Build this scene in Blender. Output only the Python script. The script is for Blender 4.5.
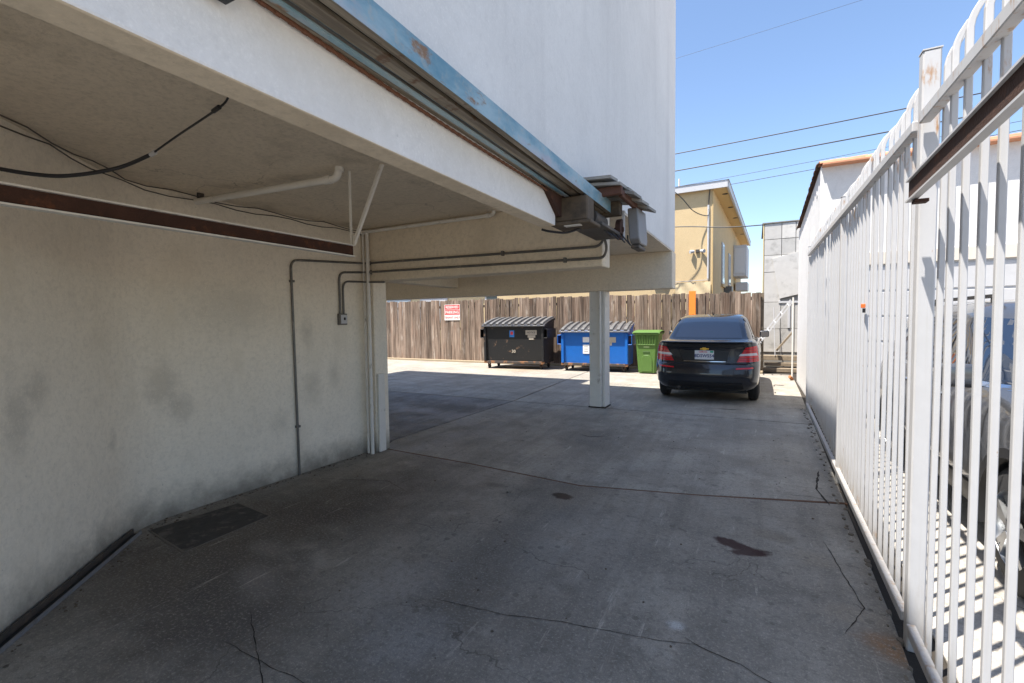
import bpy, bmesh, math, random
from mathutils import Vector, Matrix

# ------------------------------------------------------------------ scene, camera, light
for o in list(bpy.data.objects):
    bpy.data.objects.remove(o)
SC = bpy.context.scene
COL = SC.collection
rnd = random.Random(11)
R = math.radians
CAM_H = 1.62

cam = bpy.data.cameras.new('camera')
cam.sensor_fit = 'HORIZONTAL'; cam.sensor_width = 36.0
cam.lens = 462.8 / 1024 * 36.0
cam.clip_start = 0.02; cam.clip_end = 4000
camo = bpy.data.objects.new('camera', cam); COL.objects.link(camo)
yaw, pitch, roll = R(27.765), R(2.69), R(-0.70)
fw = Vector((-math.sin(yaw) * math.cos(pitch), math.cos(yaw) * math.cos(pitch), -math.sin(pitch)))
rt = Vector((math.cos(yaw), math.sin(yaw), 0)); up = rt.cross(fw)
r2 = rt * math.cos(roll) + up * math.sin(roll); u2 = up * math.cos(roll) - rt * math.sin(roll)
camo.matrix_world = Matrix(((r2.x, u2.x, -fw.x, 0), (r2.y, u2.y, -fw.y, 0), (r2.z, u2.z, -fw.z, CAM_H), (0, 0, 0, 1)))
SC.camera = camo

SUN_AZ, SUN_EL = R(42.0), R(68.5)          # heading of the light measured from +Y towards +X
wd = bpy.data.worlds.new('World'); SC.world = wd; wd.use_nodes = True
wn = wd.node_tree.nodes; bg = wn['Background']
sky = wn.new('ShaderNodeTexSky'); sky.sky_type = 'NISHITA'; sky.sun_disc = False
sky.sun_elevation = SUN_EL; sky.sun_rotation = SUN_AZ + math.pi
sky.altitude = 300; sky.air_density = 1.0; sky.dust_density = 0.9; sky.ozone_density = 2.4
wd.node_tree.links.new(sky.outputs[0], bg.inputs[0]); bg.inputs[1].default_value = 0.085
sl = bpy.data.lights.new('sun', 'SUN'); sl.energy = 3.9; sl.angle = R(0.53); sl.color = (1.0, 0.94, 0.855)
so = bpy.data.objects.new('sun', sl); COL.objects.link(so)
sd = Vector((math.sin(SUN_AZ) * math.cos(SUN_EL), math.cos(SUN_AZ) * math.cos(SUN_EL), -math.sin(SUN_EL)))
so.rotation_euler = sd.to_track_quat('-Z', 'Y').to_euler(); so.location = (-6, -8, 20)
vs = SC.view_settings
SC.display_settings.display_device = 'sRGB'
vs.view_transform = 'Standard'; vs.look = 'None'; vs.gamma = 1.0; vs.use_curve_mapping = False
vs.exposure = 1.68
SC.cycles.use_denoising = True
SC.cycles.max_bounces = 10; SC.cycles.diffuse_bounces = 7; SC.cycles.glossy_bounces = 4
SC.cycles.sample_clamp_indirect = 6.0

# ------------------------------------------------------------------ materials
def rgb(c):
    return (c[0], c[1], c[2], 1.0)

class NT:
    """small node-tree writer"""
    def __init__(s, name):
        s.m = bpy.data.materials.new(name); s.m.use_nodes = True
        s.t = s.m.node_tree; s.n = s.t.nodes; s.b = s.n['Principled BSDF']
        s._co = None
    def add(s, kind, **kw):
        nd = s.n.new('ShaderNode' + kind)
        for k, v in kw.items():
            setattr(nd, k, v)
        return nd
    def link(s, a, b):
        s.t.links.new(a, b)
    def co(s):
        if s._co is None:
            s._co = s.add('TexCoord').outputs['Object']
        return s._co
    def mapped(s, scale=(1, 1, 1), loc=(0, 0, 0), rot=(0, 0, 0)):
        mp = s.add('Mapping'); s.link(s.co(), mp.inputs[0])
        mp.inputs['Location'].default_value = loc
        mp.inputs['Rotation'].default_value = rot
        mp.inputs['Scale'].default_value = scale
        return mp.outputs[0]
    def noise(s, scale, detail=4, rough=0.55, vec=None, dist=0.0):
        nz = s.add('TexNoise'); nz.inputs['Scale'].default_value = scale
        nz.inputs['Detail'].default_value = detail; nz.inputs['Roughness'].default_value = rough
        nz.inputs['Distortion'].default_value = dist
        s.link(vec if vec is not None else s.co(), nz.inputs['Vector'])
        return nz.outputs['Fac']
    def ramp(s, src, a, b, lo=0.0, hi=1.0):
        mr = s.add('MapRange'); mr.interpolation_type = 'SMOOTHSTEP'
        s.link(src, mr.inputs[0])
        for i, v in zip((1, 2, 3, 4), (a, b, lo, hi)):
            mr.inputs[i].default_value = v
        return mr.outputs[0]
    def math(s, op, a, b=None):
        nd = s.add('Math', operation=op)
        for i, v in enumerate((a, b)):
            if v is None: continue
            if isinstance(v, (int, float)): nd.inputs[i].default_value = v
            else: s.link(v, nd.inputs[i])
        return nd.outputs[0]
    def mix(s, fac, a, b, mode='MIX'):
        nd = s.add('Mix', data_type='RGBA', blend_type=mode)
        for i, v in ((0, fac), (6, a), (7, b)):
            if isinstance(v, (int, float)): nd.inputs[i].default_value = v
            elif isinstance(v, tuple): nd.inputs[i].default_value = rgb(v)
            else: s.link(v, nd.inputs[i])
        return nd.outputs[2]
    def blob(s, c, rad, soft=0.5, nscale=6.0, namp=0.5, rotz=0.0, axes='xyz'):
        """mask of a ragged spot round c with radii rad (x, y, z)"""
        v = s.add('VectorMath', operation='SUBTRACT'); s.link(s.co(), v.inputs[0]); v.inputs[1].default_value = c
        o = v.outputs[0]
        if rotz:
            vr = s.add('VectorRotate', rotation_type='Z_AXIS'); s.link(o, vr.inputs[0]); vr.inputs['Angle'].default_value = rotz
            o = vr.outputs[0]
        d = s.add('VectorMath', operation='DIVIDE'); s.link(o, d.inputs[0]); d.inputs[1].default_value = rad
        ln = s.add('VectorMath', operation='LENGTH'); s.link(d.outputs[0], ln.inputs[0])
        nz = s.noise(nscale, 4, 0.6)
        q = s.math('ADD', ln.outputs['Value'], s.math('MULTIPLY', s.math('SUBTRACT', nz, 0.5), namp * 2))
        return s.ramp(q, 1.0 - soft, 1.0 + soft * 0.3, 1.0, 0.0)
    def hair(s, c, scale, width, colr, amt):
        """sparse hairline cracks: warped cell edges, broken up by a mask"""
        nv = s.add('TexNoise'); nv.inputs['Scale'].default_value = 3.0; nv.inputs['Detail'].default_value = 6; s.link(s.co(), nv.inputs['Vector'])
        sb = s.add('VectorMath', operation='SUBTRACT'); s.link(nv.outputs['Color'], sb.inputs[0]); sb.inputs[1].default_value = (.5, .5, .5)
        ml = s.add('VectorMath', operation='SCALE'); s.link(sb.outputs[0], ml.inputs[0]); ml.inputs['Scale'].default_value = 0.55
        ad = s.add('VectorMath', operation='ADD'); s.link(s.co(), ad.inputs[0]); s.link(ml.outputs[0], ad.inputs[1])
        vo = s.add('TexVoronoi', feature='DISTANCE_TO_EDGE'); vo.inputs['Scale'].default_value = scale; s.link(ad.outputs[0], vo.inputs['Vector'])
        ln = s.ramp(vo.outputs['Distance'], width * 0.3, width, 1.0, 0.0)
        mk = s.ramp(s.noise(1.1, 3, 0.5, vec=s.mapped(loc=(4, 4, 4))), 0.50, 0.60, 0, amt)
        return s.mix(s.math('MULTIPLY', ln, mk), c, colr)
    def drops(s, c, scale, rad, colr, amt):
        vo = s.add('TexVoronoi'); vo.inputs['Scale'].default_value = scale; s.link(s.co(), vo.inputs['Vector'])
        sp = s.add('SeparateColor'); s.link(vo.outputs['Color'], sp.inputs[0])
        rr = s.math('MULTIPLY', s.ramp(sp.outputs[0], 0.45, 1.0, 0.0, 1.0), rad)
        df = s.math('SUBTRACT', s.math('ADD', vo.outputs['Distance'], s.math('MULTIPLY', s.noise(22, 3), 0.05)), rr)
        return s.mix(s.ramp(df, 0.0, 0.03, amt, 0.0), c, colr)
    def bump(s, h, strength=0.3, dist=0.01):
        bp = s.add('Bump'); bp.inputs['Strength'].default_value = strength; bp.inputs['Distance'].default_value = dist
        s.link(h, bp.inputs['Height']); s.link(bp.outputs[0], s.b.inputs['Normal'])
    def done(s, col, rough=0.8, metal=0.0, spec=None):
        if isinstance(col, tuple): s.b.inputs['Base Color'].default_value = rgb(col)
        else: s.link(col, s.b.inputs['Base Color'])
        if isinstance(rough, (int, float)): s.b.inputs['Roughness'].default_value = rough
        else: s.link(rough, s.b.inputs['Roughness'])
        s.b.inputs['Metallic'].default_value = metal
        if spec is not None: s.b.inputs['Specular IOR Level'].default_value = spec
        return s.m

def m_plain(name, col, rough=0.6, metal=0.0, var=0.15, nscale=8.0, bump=0.0, bscale=60.0, dirt=None, dirt_lo=0.55, dirt_hi=0.75, dscale=5.0, objvar=0.0, coat=0.0):
    t = NT(name)
    a = tuple(c * (1 - var) for c in col); b = tuple(min(1, c * (1 + var)) for c in col)
    c = t.mix(t.noise(nscale, 5, 0.6), a, b)
    if dirt is not None:
        c = t.mix(t.ramp(t.noise(dscale, 6, 0.65, vec=t.mapped(loc=(3.1, 7.7, 1.3))), dirt_lo, dirt_hi), c, dirt)
    if objvar:
        oi = t.add('ObjectInfo')
        hs = t.add('HueSaturation'); t.link(c, hs.inputs['Color'])
        t.link(t.ramp(oi.outputs['Random'], 0, 1, 1 - objvar, 1 + objvar), hs.inputs['Value'])
        c = hs.outputs[0]
    if bump:
        t.bump(t.noise(bscale, 4, 0.6), bump, 0.006)
    if coat:
        t.b.inputs['Coat Weight'].default_value = coat; t.b.inputs['Coat Roughness'].default_value = 0.05
    return t.done(c, rough, metal)

def m_stucco(name, col, stain=None, stains=(), drip=False, grain=70.0, strength=0.35, low_dirt=None, mott=1.0, cracks=False):
    t = NT(name)
    c = t.mix(t.noise(1.3, 6, 0.6), tuple(x * 0.86 for x in col), tuple(min(1, x * 1.08) for x in col))
    c = t.mix(t.ramp(t.noise(14, 5, 0.7), 0.45, 0.75, 0, 0.35), c, tuple(x * 0.8 for x in col))
    if drip:
        dn = t.noise(1.0, 5, 0.6, vec=t.mapped(scale=(1.3, 1.3, 0.12)))
        c = t.mix(t.ramp(dn, 0.50, 0.72, 0, 0.55), c, drip)
        dn2 = t.noise(1.0, 5, 0.65, vec=t.mapped(scale=(9, 9, 0.35), loc=(5, 2, 1)))
        c = t.mix(t.ramp(dn2, 0.60, 0.80, 0, 0.14), c, tuple(x * 0.85 for x in drip))
    for (ctr, rad, colr, amt) in stains:
        c = t.mix(t.math('MULTIPLY', t.blob(ctr, rad, 0.85, 12.0, 0.6), amt), c, colr)
    c = t.mix(t.ramp(t.noise(30, 5, 0.7, vec=t.mapped(loc=(1, 2, 9))), 0.44, 0.68, 0, 0.42 * mott), c, tuple(x * 0.66 for x in col))
    c = t.mix(t.ramp(t.noise(75, 4, 0.7, vec=t.mapped(loc=(6, 2, 1))), 0.50, 0.70, 0, 0.32), c, tuple(min(1, x * 1.18) for x in col))
    c = t.mix(t.ramp(t.noise(4.5, 8, 0.75, vec=t.mapped(loc=(7, 1, 5))), 0.50, 0.70, 0, 0.30 * mott), c, tuple(x * 0.70 for x in col))
    c = t.mix(t.ramp(t.noise(34, 3, 0.6, vec=t.mapped(loc=(2, 3, 5))), 0.70, 0.76, 0, 0.55 * mott), c, tuple(x * 0.35 for x in col))
    if cracks:
        c = t.hair(c, 0.85, 0.006, tuple(x * 0.42 for x in col), 0.6)
    if stain is not None:
        c = t.mix(t.ramp(t.noise(2.1, 7, 0.7, vec=t.mapped(loc=(9, 4, 2), scale=(1, 1, 0.5))), 0.52, 0.74, 0, 0.6), c, stain)
    if low_dirt is not None:                     # splash dirt along the foot of the wall
        sp = t.add('SeparateXYZ'); t.link(t.co(), sp.inputs[0])
        z = t.math('ADD', sp.outputs[2], t.math('MULTIPLY', t.noise(5, 5, 0.7), -0.35))
        c = t.mix(t.ramp(z, -0.24, 0.16, 0.9, 0.0), c, low_dirt)
    # shallow trowel marks and pits
    h = t.math('ADD', t.math('MULTIPLY', t.noise(grain, 4, 0.6), 0.5), t.noise(9, 4, 0.6))
    t.bump(h, strength, 0.008)
    return t.done(c, 0.9, 0, 0.25)

M = {}
M['wall_in'] = m_stucco('carport_wall_paint', (0.83, 0.755, 0.63), (0.67, 0.60, 0.48), stains=[
    ((-3.55, 0.98, 1.12), (0.12, 0.12, 0.26), (0.20, 0.19, 0.17), 0.34),
    ((-3.68, 1.09, 1.25), (0.10, 0.10, 0.16), (0.20, 0.19, 0.17), 0.31),
    ((-4.33, 2.02, 1.10), (0.2, 0.16, 0.24), (0.22, 0.20, 0.17), 0.34),
    ((-4.33, 2.16, 0.90), (0.2, 0.12, 0.16), (0.22, 0.20, 0.17), 0.31),
    ((-4.33, 3.40, 1.50), (0.2, 0.10, 0.2), (0.25, 0.23, 0.2), 0.34),
    ((-4.33, 3.44, 0.93), (0.2, 0.13, 0.2), (0.24, 0.22, 0.19), 0.31),
    ((-4.33, 3.72, 1.02), (0.2, 0.10, 0.2), (0.26, 0.24, 0.2), 0.28),
    ((-4.33, 3.05, 0.60), (0.2, 0.12, 0.14), (0.26, 0.24, 0.2), 0.25),
    ((-4.33, 1.60, 0.76), (0.3, 0.05, 0.1), (0.15, 0.14, 0.13), 0.37),
    ((-4.33, 2.62, 1.75), (0.2, 0.5, 0.3), (0.42, 0.39, 0.34), 0.31)], low_dirt=(0.16, 0.145, 0.12), mott=0.8)
M['ceiling'] = m_stucco('carport_ceiling_paint', (0.70, 0.61, 0.485), (0.36, 0.31, 0.235), grain=90, strength=0.6, mott=1.3, cracks=True)
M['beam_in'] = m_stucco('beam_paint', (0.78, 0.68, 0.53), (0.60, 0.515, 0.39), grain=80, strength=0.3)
M['wall_out'] = m_stucco('outside_white_stucco', (0.74, 0.725, 0.70), None, drip=(0.56, 0.545, 0.53), grain=80, strength=0.3, mott=0.3)
M['fascia'] = m_stucco('fascia_white_stucco', (0.80, 0.79, 0.775), (0.70, 0.685, 0.66), grain=60, strength=0.4, mott=0.4)
M['neigh_stucco'] = m_stucco('neighbour_white_stucco', (0.72, 0.71, 0.70), (0.56, 0.545, 0.53), grain=8, strength=0.6, mott=0.4)
M['house'] = m_stucco('yellow_house_stucco', (0.60, 0.46, 0.268), (0.53, 0.395, 0.225), grain=30, strength=0.2)
M['white'] = m_plain('white_gloss_paint', (0.50, 0.50, 0.51), 0.42, 0, 0.04, 20, 0.06, 120, dirt=(0.42, 0.25, 0.12), dirt_lo=0.655, dirt_hi=0.72, dscale=22)
def m_fence():
    t = NT('weathered_white_fence_paint')
    c = t.mix(t.noise(9, 5, 0.6), (0.45, 0.45, 0.455), (0.53, 0.53, 0.54))
    oi = t.add('ObjectInfo')
    sp = t.add('SeparateXYZ'); t.link(t.co(), sp.inputs[0]); z = sp.outputs[2]
    rv = t.add('CombineXYZ'); t.link(t.math('MULTIPLY', oi.outputs['Random'], 37.0), rv.inputs[0]); t.link(t.math('MULTIPLY', oi.outputs['Random'], 11.0), rv.inputs[2])
    av = t.add('VectorMath', operation='ADD'); t.link(t.co(), av.inputs[0]); t.link(rv.outputs[0], av.inputs[1])
    mp = t.add('Mapping'); t.link(av.outputs[0], mp.inputs[0]); mp.inputs['Scale'].default_value = (30, 30, 7)
    n1 = t.noise(1.0, 6, 0.7, vec=mp.outputs[0])
    mp2 = t.add('Mapping'); t.link(av.outputs[0], mp2.inputs[0]); mp2.inputs['Scale'].default_value = (60, 60, 2.0)
    n2 = t.noise(1.0, 5, 0.7, vec=mp2.outputs[0])
    c = t.mix(t.ramp(n2, 0.50, 0.75, 0, 0.35), c, (0.42, 0.41, 0.39))                      # grime streaks
    for zc, up_, dn in ((2.50, 0.06, 0.30), (0.15, 0.05, 0.14), (2.70, 0.12, 0.05)):       # rust bleeding from the welds
        k = t.math('MULTIPLY', t.ramp(z, zc - dn, zc, 0, 1), t.ramp(z, zc, zc + up_, 1, 0))
        c = t.mix(t.math('MULTIPLY', k, t.ramp(n1, 0.54, 0.68, 0, 0.9)), c, (0.36, 0.20, 0.09))
    c = t.mix(t.ramp(n1, 0.69, 0.74, 0, 0.9), c, (0.30, 0.15, 0.06))                        # chips
    zz = t.math('SUBTRACT', z, t.math('MULTIPLY', n1, 0.35))
    c = t.mix(t.ramp(zz, -0.16, 0.25, 0.6, 0.0), c, (0.30, 0.27, 0.23))                     # splash dirt
    t.bump(n1, 0.12, 0.003)
    return t.done(c, 0.5, 0, 0.4)
M['fence_paint'] = m_fence()
M['white_old'] = m_plain('old_white_paint', (0.68, 0.655, 0.60), 0.55, 0, 0.1, 12, 0.15, 50, dirt=(0.35, 0.31, 0.25), dirt_lo=0.58, dirt_hi=0.78, dscale=9)
M['rust'] = m_plain('rusty_steel', (0.048, 0.019, 0.011), 0.85, 0.0, 0.5, 14, 0.5, 90, dirt=(0.12, 0.042, 0.017), dirt_lo=0.54, dirt_hi=0.72, dscale=10)
M['rust_light'] = m_plain('orange_rust', (0.30, 0.115, 0.04), 0.9, 0, 0.4, 18, 0.5, 90, dirt=(0.08, 0.035, 0.02), dirt_lo=0.5, dirt_hi=0.7, dscale=14)
M['dark_metal'] = m_plain('grimy_dark_steel', (0.075, 0.066, 0.058), 0.6, 0.3, 0.4, 12, 0.3, 70, dirt=(0.13, 0.10, 0.075), dirt_lo=0.5, dirt_hi=0.7)
M['conduit'] = m_plain('grey_conduit', (0.155, 0.15, 0.14), 0.5, 0.5, 0.3, 14, 0.1, 60, dirt=(0.28, 0.26, 0.23), dirt_lo=0.55, dirt_hi=0.7, dscale=9)
M['cable'] = m_plain('black_cable', (0.018, 0.018, 0.021), 0.5, 0, 0.2)
M['wire'] = m_plain('overhead_wire', (0.03, 0.032, 0.036), 0.6, 0, 0.2)
M['rubber'] = m_plain('rubber', (0.018, 0.018, 0.019), 0.75, 0, 0.3, 30)
M['grey_plastic'] = m_plain('grey_cover', (0.20, 0.20, 0.205), 0.5, 0.1, 0.12, 10, 0.05, 80, dirt=(0.12, 0.11, 0.10), dirt_lo=0.55, dirt_hi=0.75, dscale=8)
M['board'] = m_plain('weathered_board', (0.21, 0.165, 0.115), 0.85, 0, 0.35, 10, 0.4, 60, objvar=0.2)
M['board_grey'] = m_plain('grey_shingle_board', (0.25, 0.235, 0.21), 0.85, 0, 0.3, 10, 0.4, 60, objvar=0.25)
M['redboard'] = m_plain('red_brown_board', (0.105, 0.045, 0.028), 0.8, 0, 0.3, 10, 0.3, 60)
M['tile'] = m_plain('terracotta', (0.46, 0.215, 0.125), 0.85, 0, 0.25, 9, 0.3, 40, objvar=0.18)
M['glass'] = m_plain('window_glass', (0.04, 0.05, 0.06), 0.06, 0, 0.05)
M['glass_bright'] = m_plain('pale_window_glass', (0.30, 0.36, 0.42), 0.1, 0, 0.05)
M['grey_paint'] = m_plain('grey_trim_paint', (0.50, 0.50, 0.51), 0.6, 0, 0.1)

def m_galv():
    t = NT('blue_oxidised_galvanised_steel')
    n = t.noise(1.0, 6, 0.65, vec=t.mapped(scale=(4, 1.6, 4)))
    c = t.mix(t.ramp(n, 0.35, 0.62), (0.13, 0.27, 0.34), (0.33, 0.45, 0.49))
    c = t.mix(t.ramp(t.noise(1.0, 5, 0.6, vec=t.mapped(scale=(5, 2.2, 5), loc=(4, 1, 3))), 0.52, 0.66, 0, 0.7), c, (0.44, 0.40, 0.43))
    c = t.mix(t.ramp(t.noise(1.0, 7, 0.7, vec=t.mapped(scale=(8, 3.2, 8), loc=(1, 8, 3))), 0.56, 0.66), c, (0.25, 0.14, 0.07))
    c = t.mix(t.ramp(t.noise(30, 5, 0.7), 0.48, 0.72, 0, 0.5), c, (0.44, 0.40, 0.34))
    t.bump(t.noise(45, 4, 0.6), 0.12, 0.004)
    return t.done(c, 0.55, 0.25)
M['galv'] = m_galv()

def m_track():
    t = NT('oily_track_steel')
    n = t.noise(1.0, 6, 0.65, vec=t.mapped(scale=(30, 1.2, 30)))
    c = t.mix(t.ramp(n, 0.35, 0.7), (0.16, 0.13, 0.095), (0.40, 0.345, 0.26))
    c = t.mix(t.ramp(t.noise(7, 6, 0.7), 0.56, 0.68), c, (0.14, 0.07, 0.035))
    t.bump(t.noise(60, 4, 0.6), 0.2, 0.004)
    return t.done(c, 0.6, 0.35)
M['track'] = m_track()

def m_wood():
    t = NT('sun_bleached_fence_wood')
    oi = t.add('ObjectInfo')
    rv = t.add('VectorMath', operation='SCALE'); rv.inputs[0].default_value = (17, 31, 53)
    t.link(oi.outputs['Random'], rv.inputs['Scale'])
    av = t.add('VectorMath', operation='ADD'); t.link(t.co(), av.inputs[0]); t.link(rv.outputs[0], av.inputs[1])
    mp = t.add('Mapping'); t.link(av.outputs[0], mp.inputs[0]); mp.inputs['Scale'].default_value = (40, 40, 1.1)
    g = t.noise(1.0, 6, 0.65, vec=mp.outputs[0])
    c = t.mix(t.ramp(g, 0.3, 0.7), (0.070, 0.046, 0.034), (0.33, 0.25, 0.192))
    mp2 = t.add('Mapping'); t.link(av.outputs[0], mp2.inputs[0]); mp2.inputs['Scale'].default_value = (5, 5, 1.4)
    k = t.noise(1.0, 5, 0.6, vec=mp2.outputs[0])
    c = t.mix(t.ramp(k, 0.52, 0.72, 0, 0.6), c, (0.19, 0.115, 0.08))
    c = t.mix(t.ramp(k, 0.45, 0.28, 0, 0.5), c, (0.44, 0.385, 0.33))
    hs = t.add('HueSaturation'); t.link(c, hs.inputs['Color'])
    t.link(t.ramp(oi.outputs['Random'], 0, 1, 0.62, 1.25), hs.inputs['Value'])
    t.bump(g, 0.4, 0.006)
    return t.done(hs.outputs[0], 0.9, 0, 0.2)
M['wood'] = m_wood()

def m_concrete(name, lo, hi, spots=(), tint=None, fine=0.4, tracks=False):
    t = NT(name)
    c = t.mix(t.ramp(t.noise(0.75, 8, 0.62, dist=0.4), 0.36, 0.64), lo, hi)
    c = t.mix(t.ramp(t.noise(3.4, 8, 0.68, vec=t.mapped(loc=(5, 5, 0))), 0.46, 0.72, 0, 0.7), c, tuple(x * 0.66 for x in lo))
    c = t.mix(t.ramp(t.noise(2.2, 7, 0.66, vec=t.mapped(loc=(15, 2, 0))), 0.54, 0.74, 0, 0.55), c, tuple(x * 1.35 for x in hi))
    # faint brush and tyre streaks along the drive
    st = t.noise(1.0, 5, 0.6, vec=t.mapped(scale=(5.5, 0.35, 1), rot=(0, 0, 0.06)))
    c = t.mix(t.ramp(st, 0.42, 0.66, 0, fine), c, tuple(x * 0.62 for x in lo))
    st2 = t.noise(1.0, 6, 0.7, vec=t.mapped(scale=(1.1, 7.5, 1), loc=(2, 2, 0), rot=(0, 0, -0.25)))
    c = t.mix(t.ramp(st2, 0.58, 0.76, 0, 0.35), c, tuple(x * 1.5 for x in hi))
    if tracks:
        sp = t.add('SeparateXYZ'); t.link(t.co(), sp.inputs[0])
        for (x0, wdt, amt) in ((-1.55, 0.55, 0.55), (-0.1, 0.30, 0.25)):
            d = t.math('ABSOLUTE', t.math('SUBTRACT', t.math('ADD', sp.outputs[0], t.math('MULTIPLY', t.noise(1.2, 3), 0.4)), x0 + 0.2))
            c = t.mix(t.ramp(d, 0.0, wdt, amt, 0.0), c, tuple(x * 0.60 for x in lo))
    for (ctr, rad, colr, amt, rz, na) in [q for q in spots if q[3] < 0.99]:        # soaked-in patches and pale blotches; warm ones by the fence are painted light
        c = t.mix(t.math('MULTIPLY', t.blob(ctr, rad, 0.75, 7.0, na * 0.9, rz), amt * 0.92), c, colr)
    g1 = t.noise(24, 6, 0.72, vec=t.mapped(loc=(1, 6, 0)))
    c = t.mix(t.ramp(g1, 0.47, 0.66, 0, 0.55), c, tuple(x * 0.60 for x in lo))
    g2 = t.noise(58, 5, 0.72, vec=t.mapped(loc=(8, 3, 0)))
    c = t.mix(t.ramp(g2, 0.50, 0.68, 0, 0.5), c, tuple(x * 1.45 for x in hi))
    g3 = t.noise(38, 3, 0.6, vec=t.mapped(loc=(3, 13, 0)))
    c = t.mix(t.ramp(g3, 0.68, 0.72, 0, 0.7), c, tuple(x * 0.30 for x in lo))
    sc1 = t.noise(1.0, 6, 0.7, vec=t.mapped(scale=(16, 1.3, 1), rot=(0, 0, 0.5)))
    c = t.mix(t.ramp(sc1, 0.61, 0.69, 0, 0.5), c, tuple(x * 1.6 for x in hi))
    c = t.hair(c, 0.9, 0.005, tuple(x * 0.28 for x in lo), 0.7)
    c = t.drops(c, 2.6, 0.10, tuple(x * 0.35 for x in lo), 0.6)
    c = t.drops(c, 9.0, 0.22, tuple(x * 0.45 for x in lo), 0.5)
    sp = t.noise(160, 3, 0.7)
    c = t.mix(t.ramp(sp, 0.36, 0.64, 0, 0.45), c, tuple(x * 0.62 for x in lo))
    sp2 = t.noise(95, 3, 0.7, vec=t.mapped(loc=(4, 9, 0)))
    c = t.mix(t.ramp(sp2, 0.60, 0.72, 0, 0.5), c, tuple(x * 1.5 for x in hi))
    for (ctr, rad, colr, amt, rz, na) in [q for q in spots if q[3] >= 0.99]:      # fresh oil on top of the grain
        c = t.mix(t.math('MULTIPLY', t.blob(ctr, rad, 0.35, 16.0, na, rz), amt), c, colr)
    h = t.math('ADD', t.noise(130, 4, 0.7), t.math('MULTIPLY', t.noise(5, 4, 0.6), 0.8))
    t.bump(h, 0.35, 0.006)
    rg = t.ramp(t.noise(1.6, 5, 0.6, vec=t.mapped(loc=(2, 7, 0))), 0.35, 0.7, 0.55, 0.85)
    return t.done(c, rg, 0, 0.35)

near_spots = [
    ((-0.15, 3.60, 0), (0.12, 0.07, 1), (0.035, 0.012, 0.010), 1.0, 0.3, 0.5),
    ((-0.08, 3.56, 0), (0.11, 0.06, 1), (0.035, 0.012, 0.010), 1.0, 0.1, 0.5),
    ((-0.01, 3.51, 0), (0.14, 0.06, 1), (0.035, 0.012, 0.010), 1.0, -0.35, 0.5),
    ((-1.553, 3.90, 0), (0.11, 0.075, 1), (0.030, 0.020, 0.016), 1.0, 0.2, 0.5),
    ((-2.25, 3.88, 0), (0.14, 0.08, 1), (0.065, 0.05, 0.036), 0.6, 0, 0.4),
    ((-1.80, 3.17, 0), (0.02, 0.02, 1), (0.015, 0.014, 0.013), 0.9, 0, 0.2),
    ((-0.354, 2.49, 0), (0.055, 0.045, 1), (0.55, 0.55, 0.54), 0.85, 0, 0.4),
    ((0.37, 3.59, 0), (0.16, 0.12, 1), (0.30, 0.25, 0.18), 0.55, 0.2, 0.5),  # leaked light beside the fence, painted as a pale patch
    ((0.50, 3.00, 0), (0.18, 0.12, 1), (0.30, 0.25, 0.18), 0.45, -0.2, 0.5),  # second painted patch of leaked light, nearer the post
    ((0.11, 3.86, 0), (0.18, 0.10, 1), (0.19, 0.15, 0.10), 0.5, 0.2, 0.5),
    ((0.62, 2.78, 0), (0.16, 0.13, 1), (0.27, 0.12, 0.03), 0.8, 0.3, 0.55),
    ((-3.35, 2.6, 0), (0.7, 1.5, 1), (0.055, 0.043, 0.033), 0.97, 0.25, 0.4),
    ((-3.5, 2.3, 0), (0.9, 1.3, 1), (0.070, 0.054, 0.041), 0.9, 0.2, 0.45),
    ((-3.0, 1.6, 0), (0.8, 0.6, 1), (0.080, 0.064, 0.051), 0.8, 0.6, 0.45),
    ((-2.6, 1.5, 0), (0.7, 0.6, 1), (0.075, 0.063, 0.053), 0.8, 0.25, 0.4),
    ((-1.95, 2.1, 0), (0.3, 0.45, 1), (0.42, 0.40, 0.37), 0.45, 0.4, 0.7),
    ((-1.55, 1.75, 0), (0.3, 0.3, 1), (0.42, 0.40, 0.37), 0.5, 0.4, 0.7),
    ((-2.75, 1.75, 0), (0.3, 0.14, 1), (0.30, 0.27, 0.24), 0.5, 0.4, 0.7),
    ((-3.1, 2.05, 0), (0.22, 0.1, 1), (0.30, 0.27, 0.24), 0.4, 0.2, 0.7),
    ((-1.2, 3.2, 0), (0.6, 0.8, 1), (0.34, 0.32, 0.29), 0.35, 0, 0.6),
]
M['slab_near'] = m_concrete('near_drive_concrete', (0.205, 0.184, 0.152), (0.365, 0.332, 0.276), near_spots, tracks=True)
mid_spots = [
    ((-0.5, 8.9, 0), (0.22, 0.05, 1), (0.05, 0.04, 0.035), 0.8, 0, 0.5),
    ((-1.9, 6.0, 0), (0.5, 0.5, 1), (0.10, 0.095, 0.09), 0.5, 0, 0.5),
    ((0.2, 6.2, 0), (0.35, 0.9, 1), (0.30, 0.26, 0.20), 0.45, 0, 0.5),  # long streak of leaked light painted into the slab colour
    ((-3.2, 5.5, 0), (0.4, 0.25, 1), (0.30, 0.29, 0.28), 0.45, 0, 0.5)]
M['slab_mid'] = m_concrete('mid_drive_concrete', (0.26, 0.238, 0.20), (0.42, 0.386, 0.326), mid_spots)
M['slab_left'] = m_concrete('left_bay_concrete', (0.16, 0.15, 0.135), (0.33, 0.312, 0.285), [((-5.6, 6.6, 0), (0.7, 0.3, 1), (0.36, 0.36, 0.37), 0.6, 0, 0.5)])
M['slab_far'] = m_concrete('far_yard_concrete', (0.27, 0.245, 0.21), (0.40, 0.365, 0.315), [((-6.9, 13.2, 0), (1.2, 0.5, 1), (0.36, 0.22, 0.11), 0.5, 0, 0.5)], fine=0.25)
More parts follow.
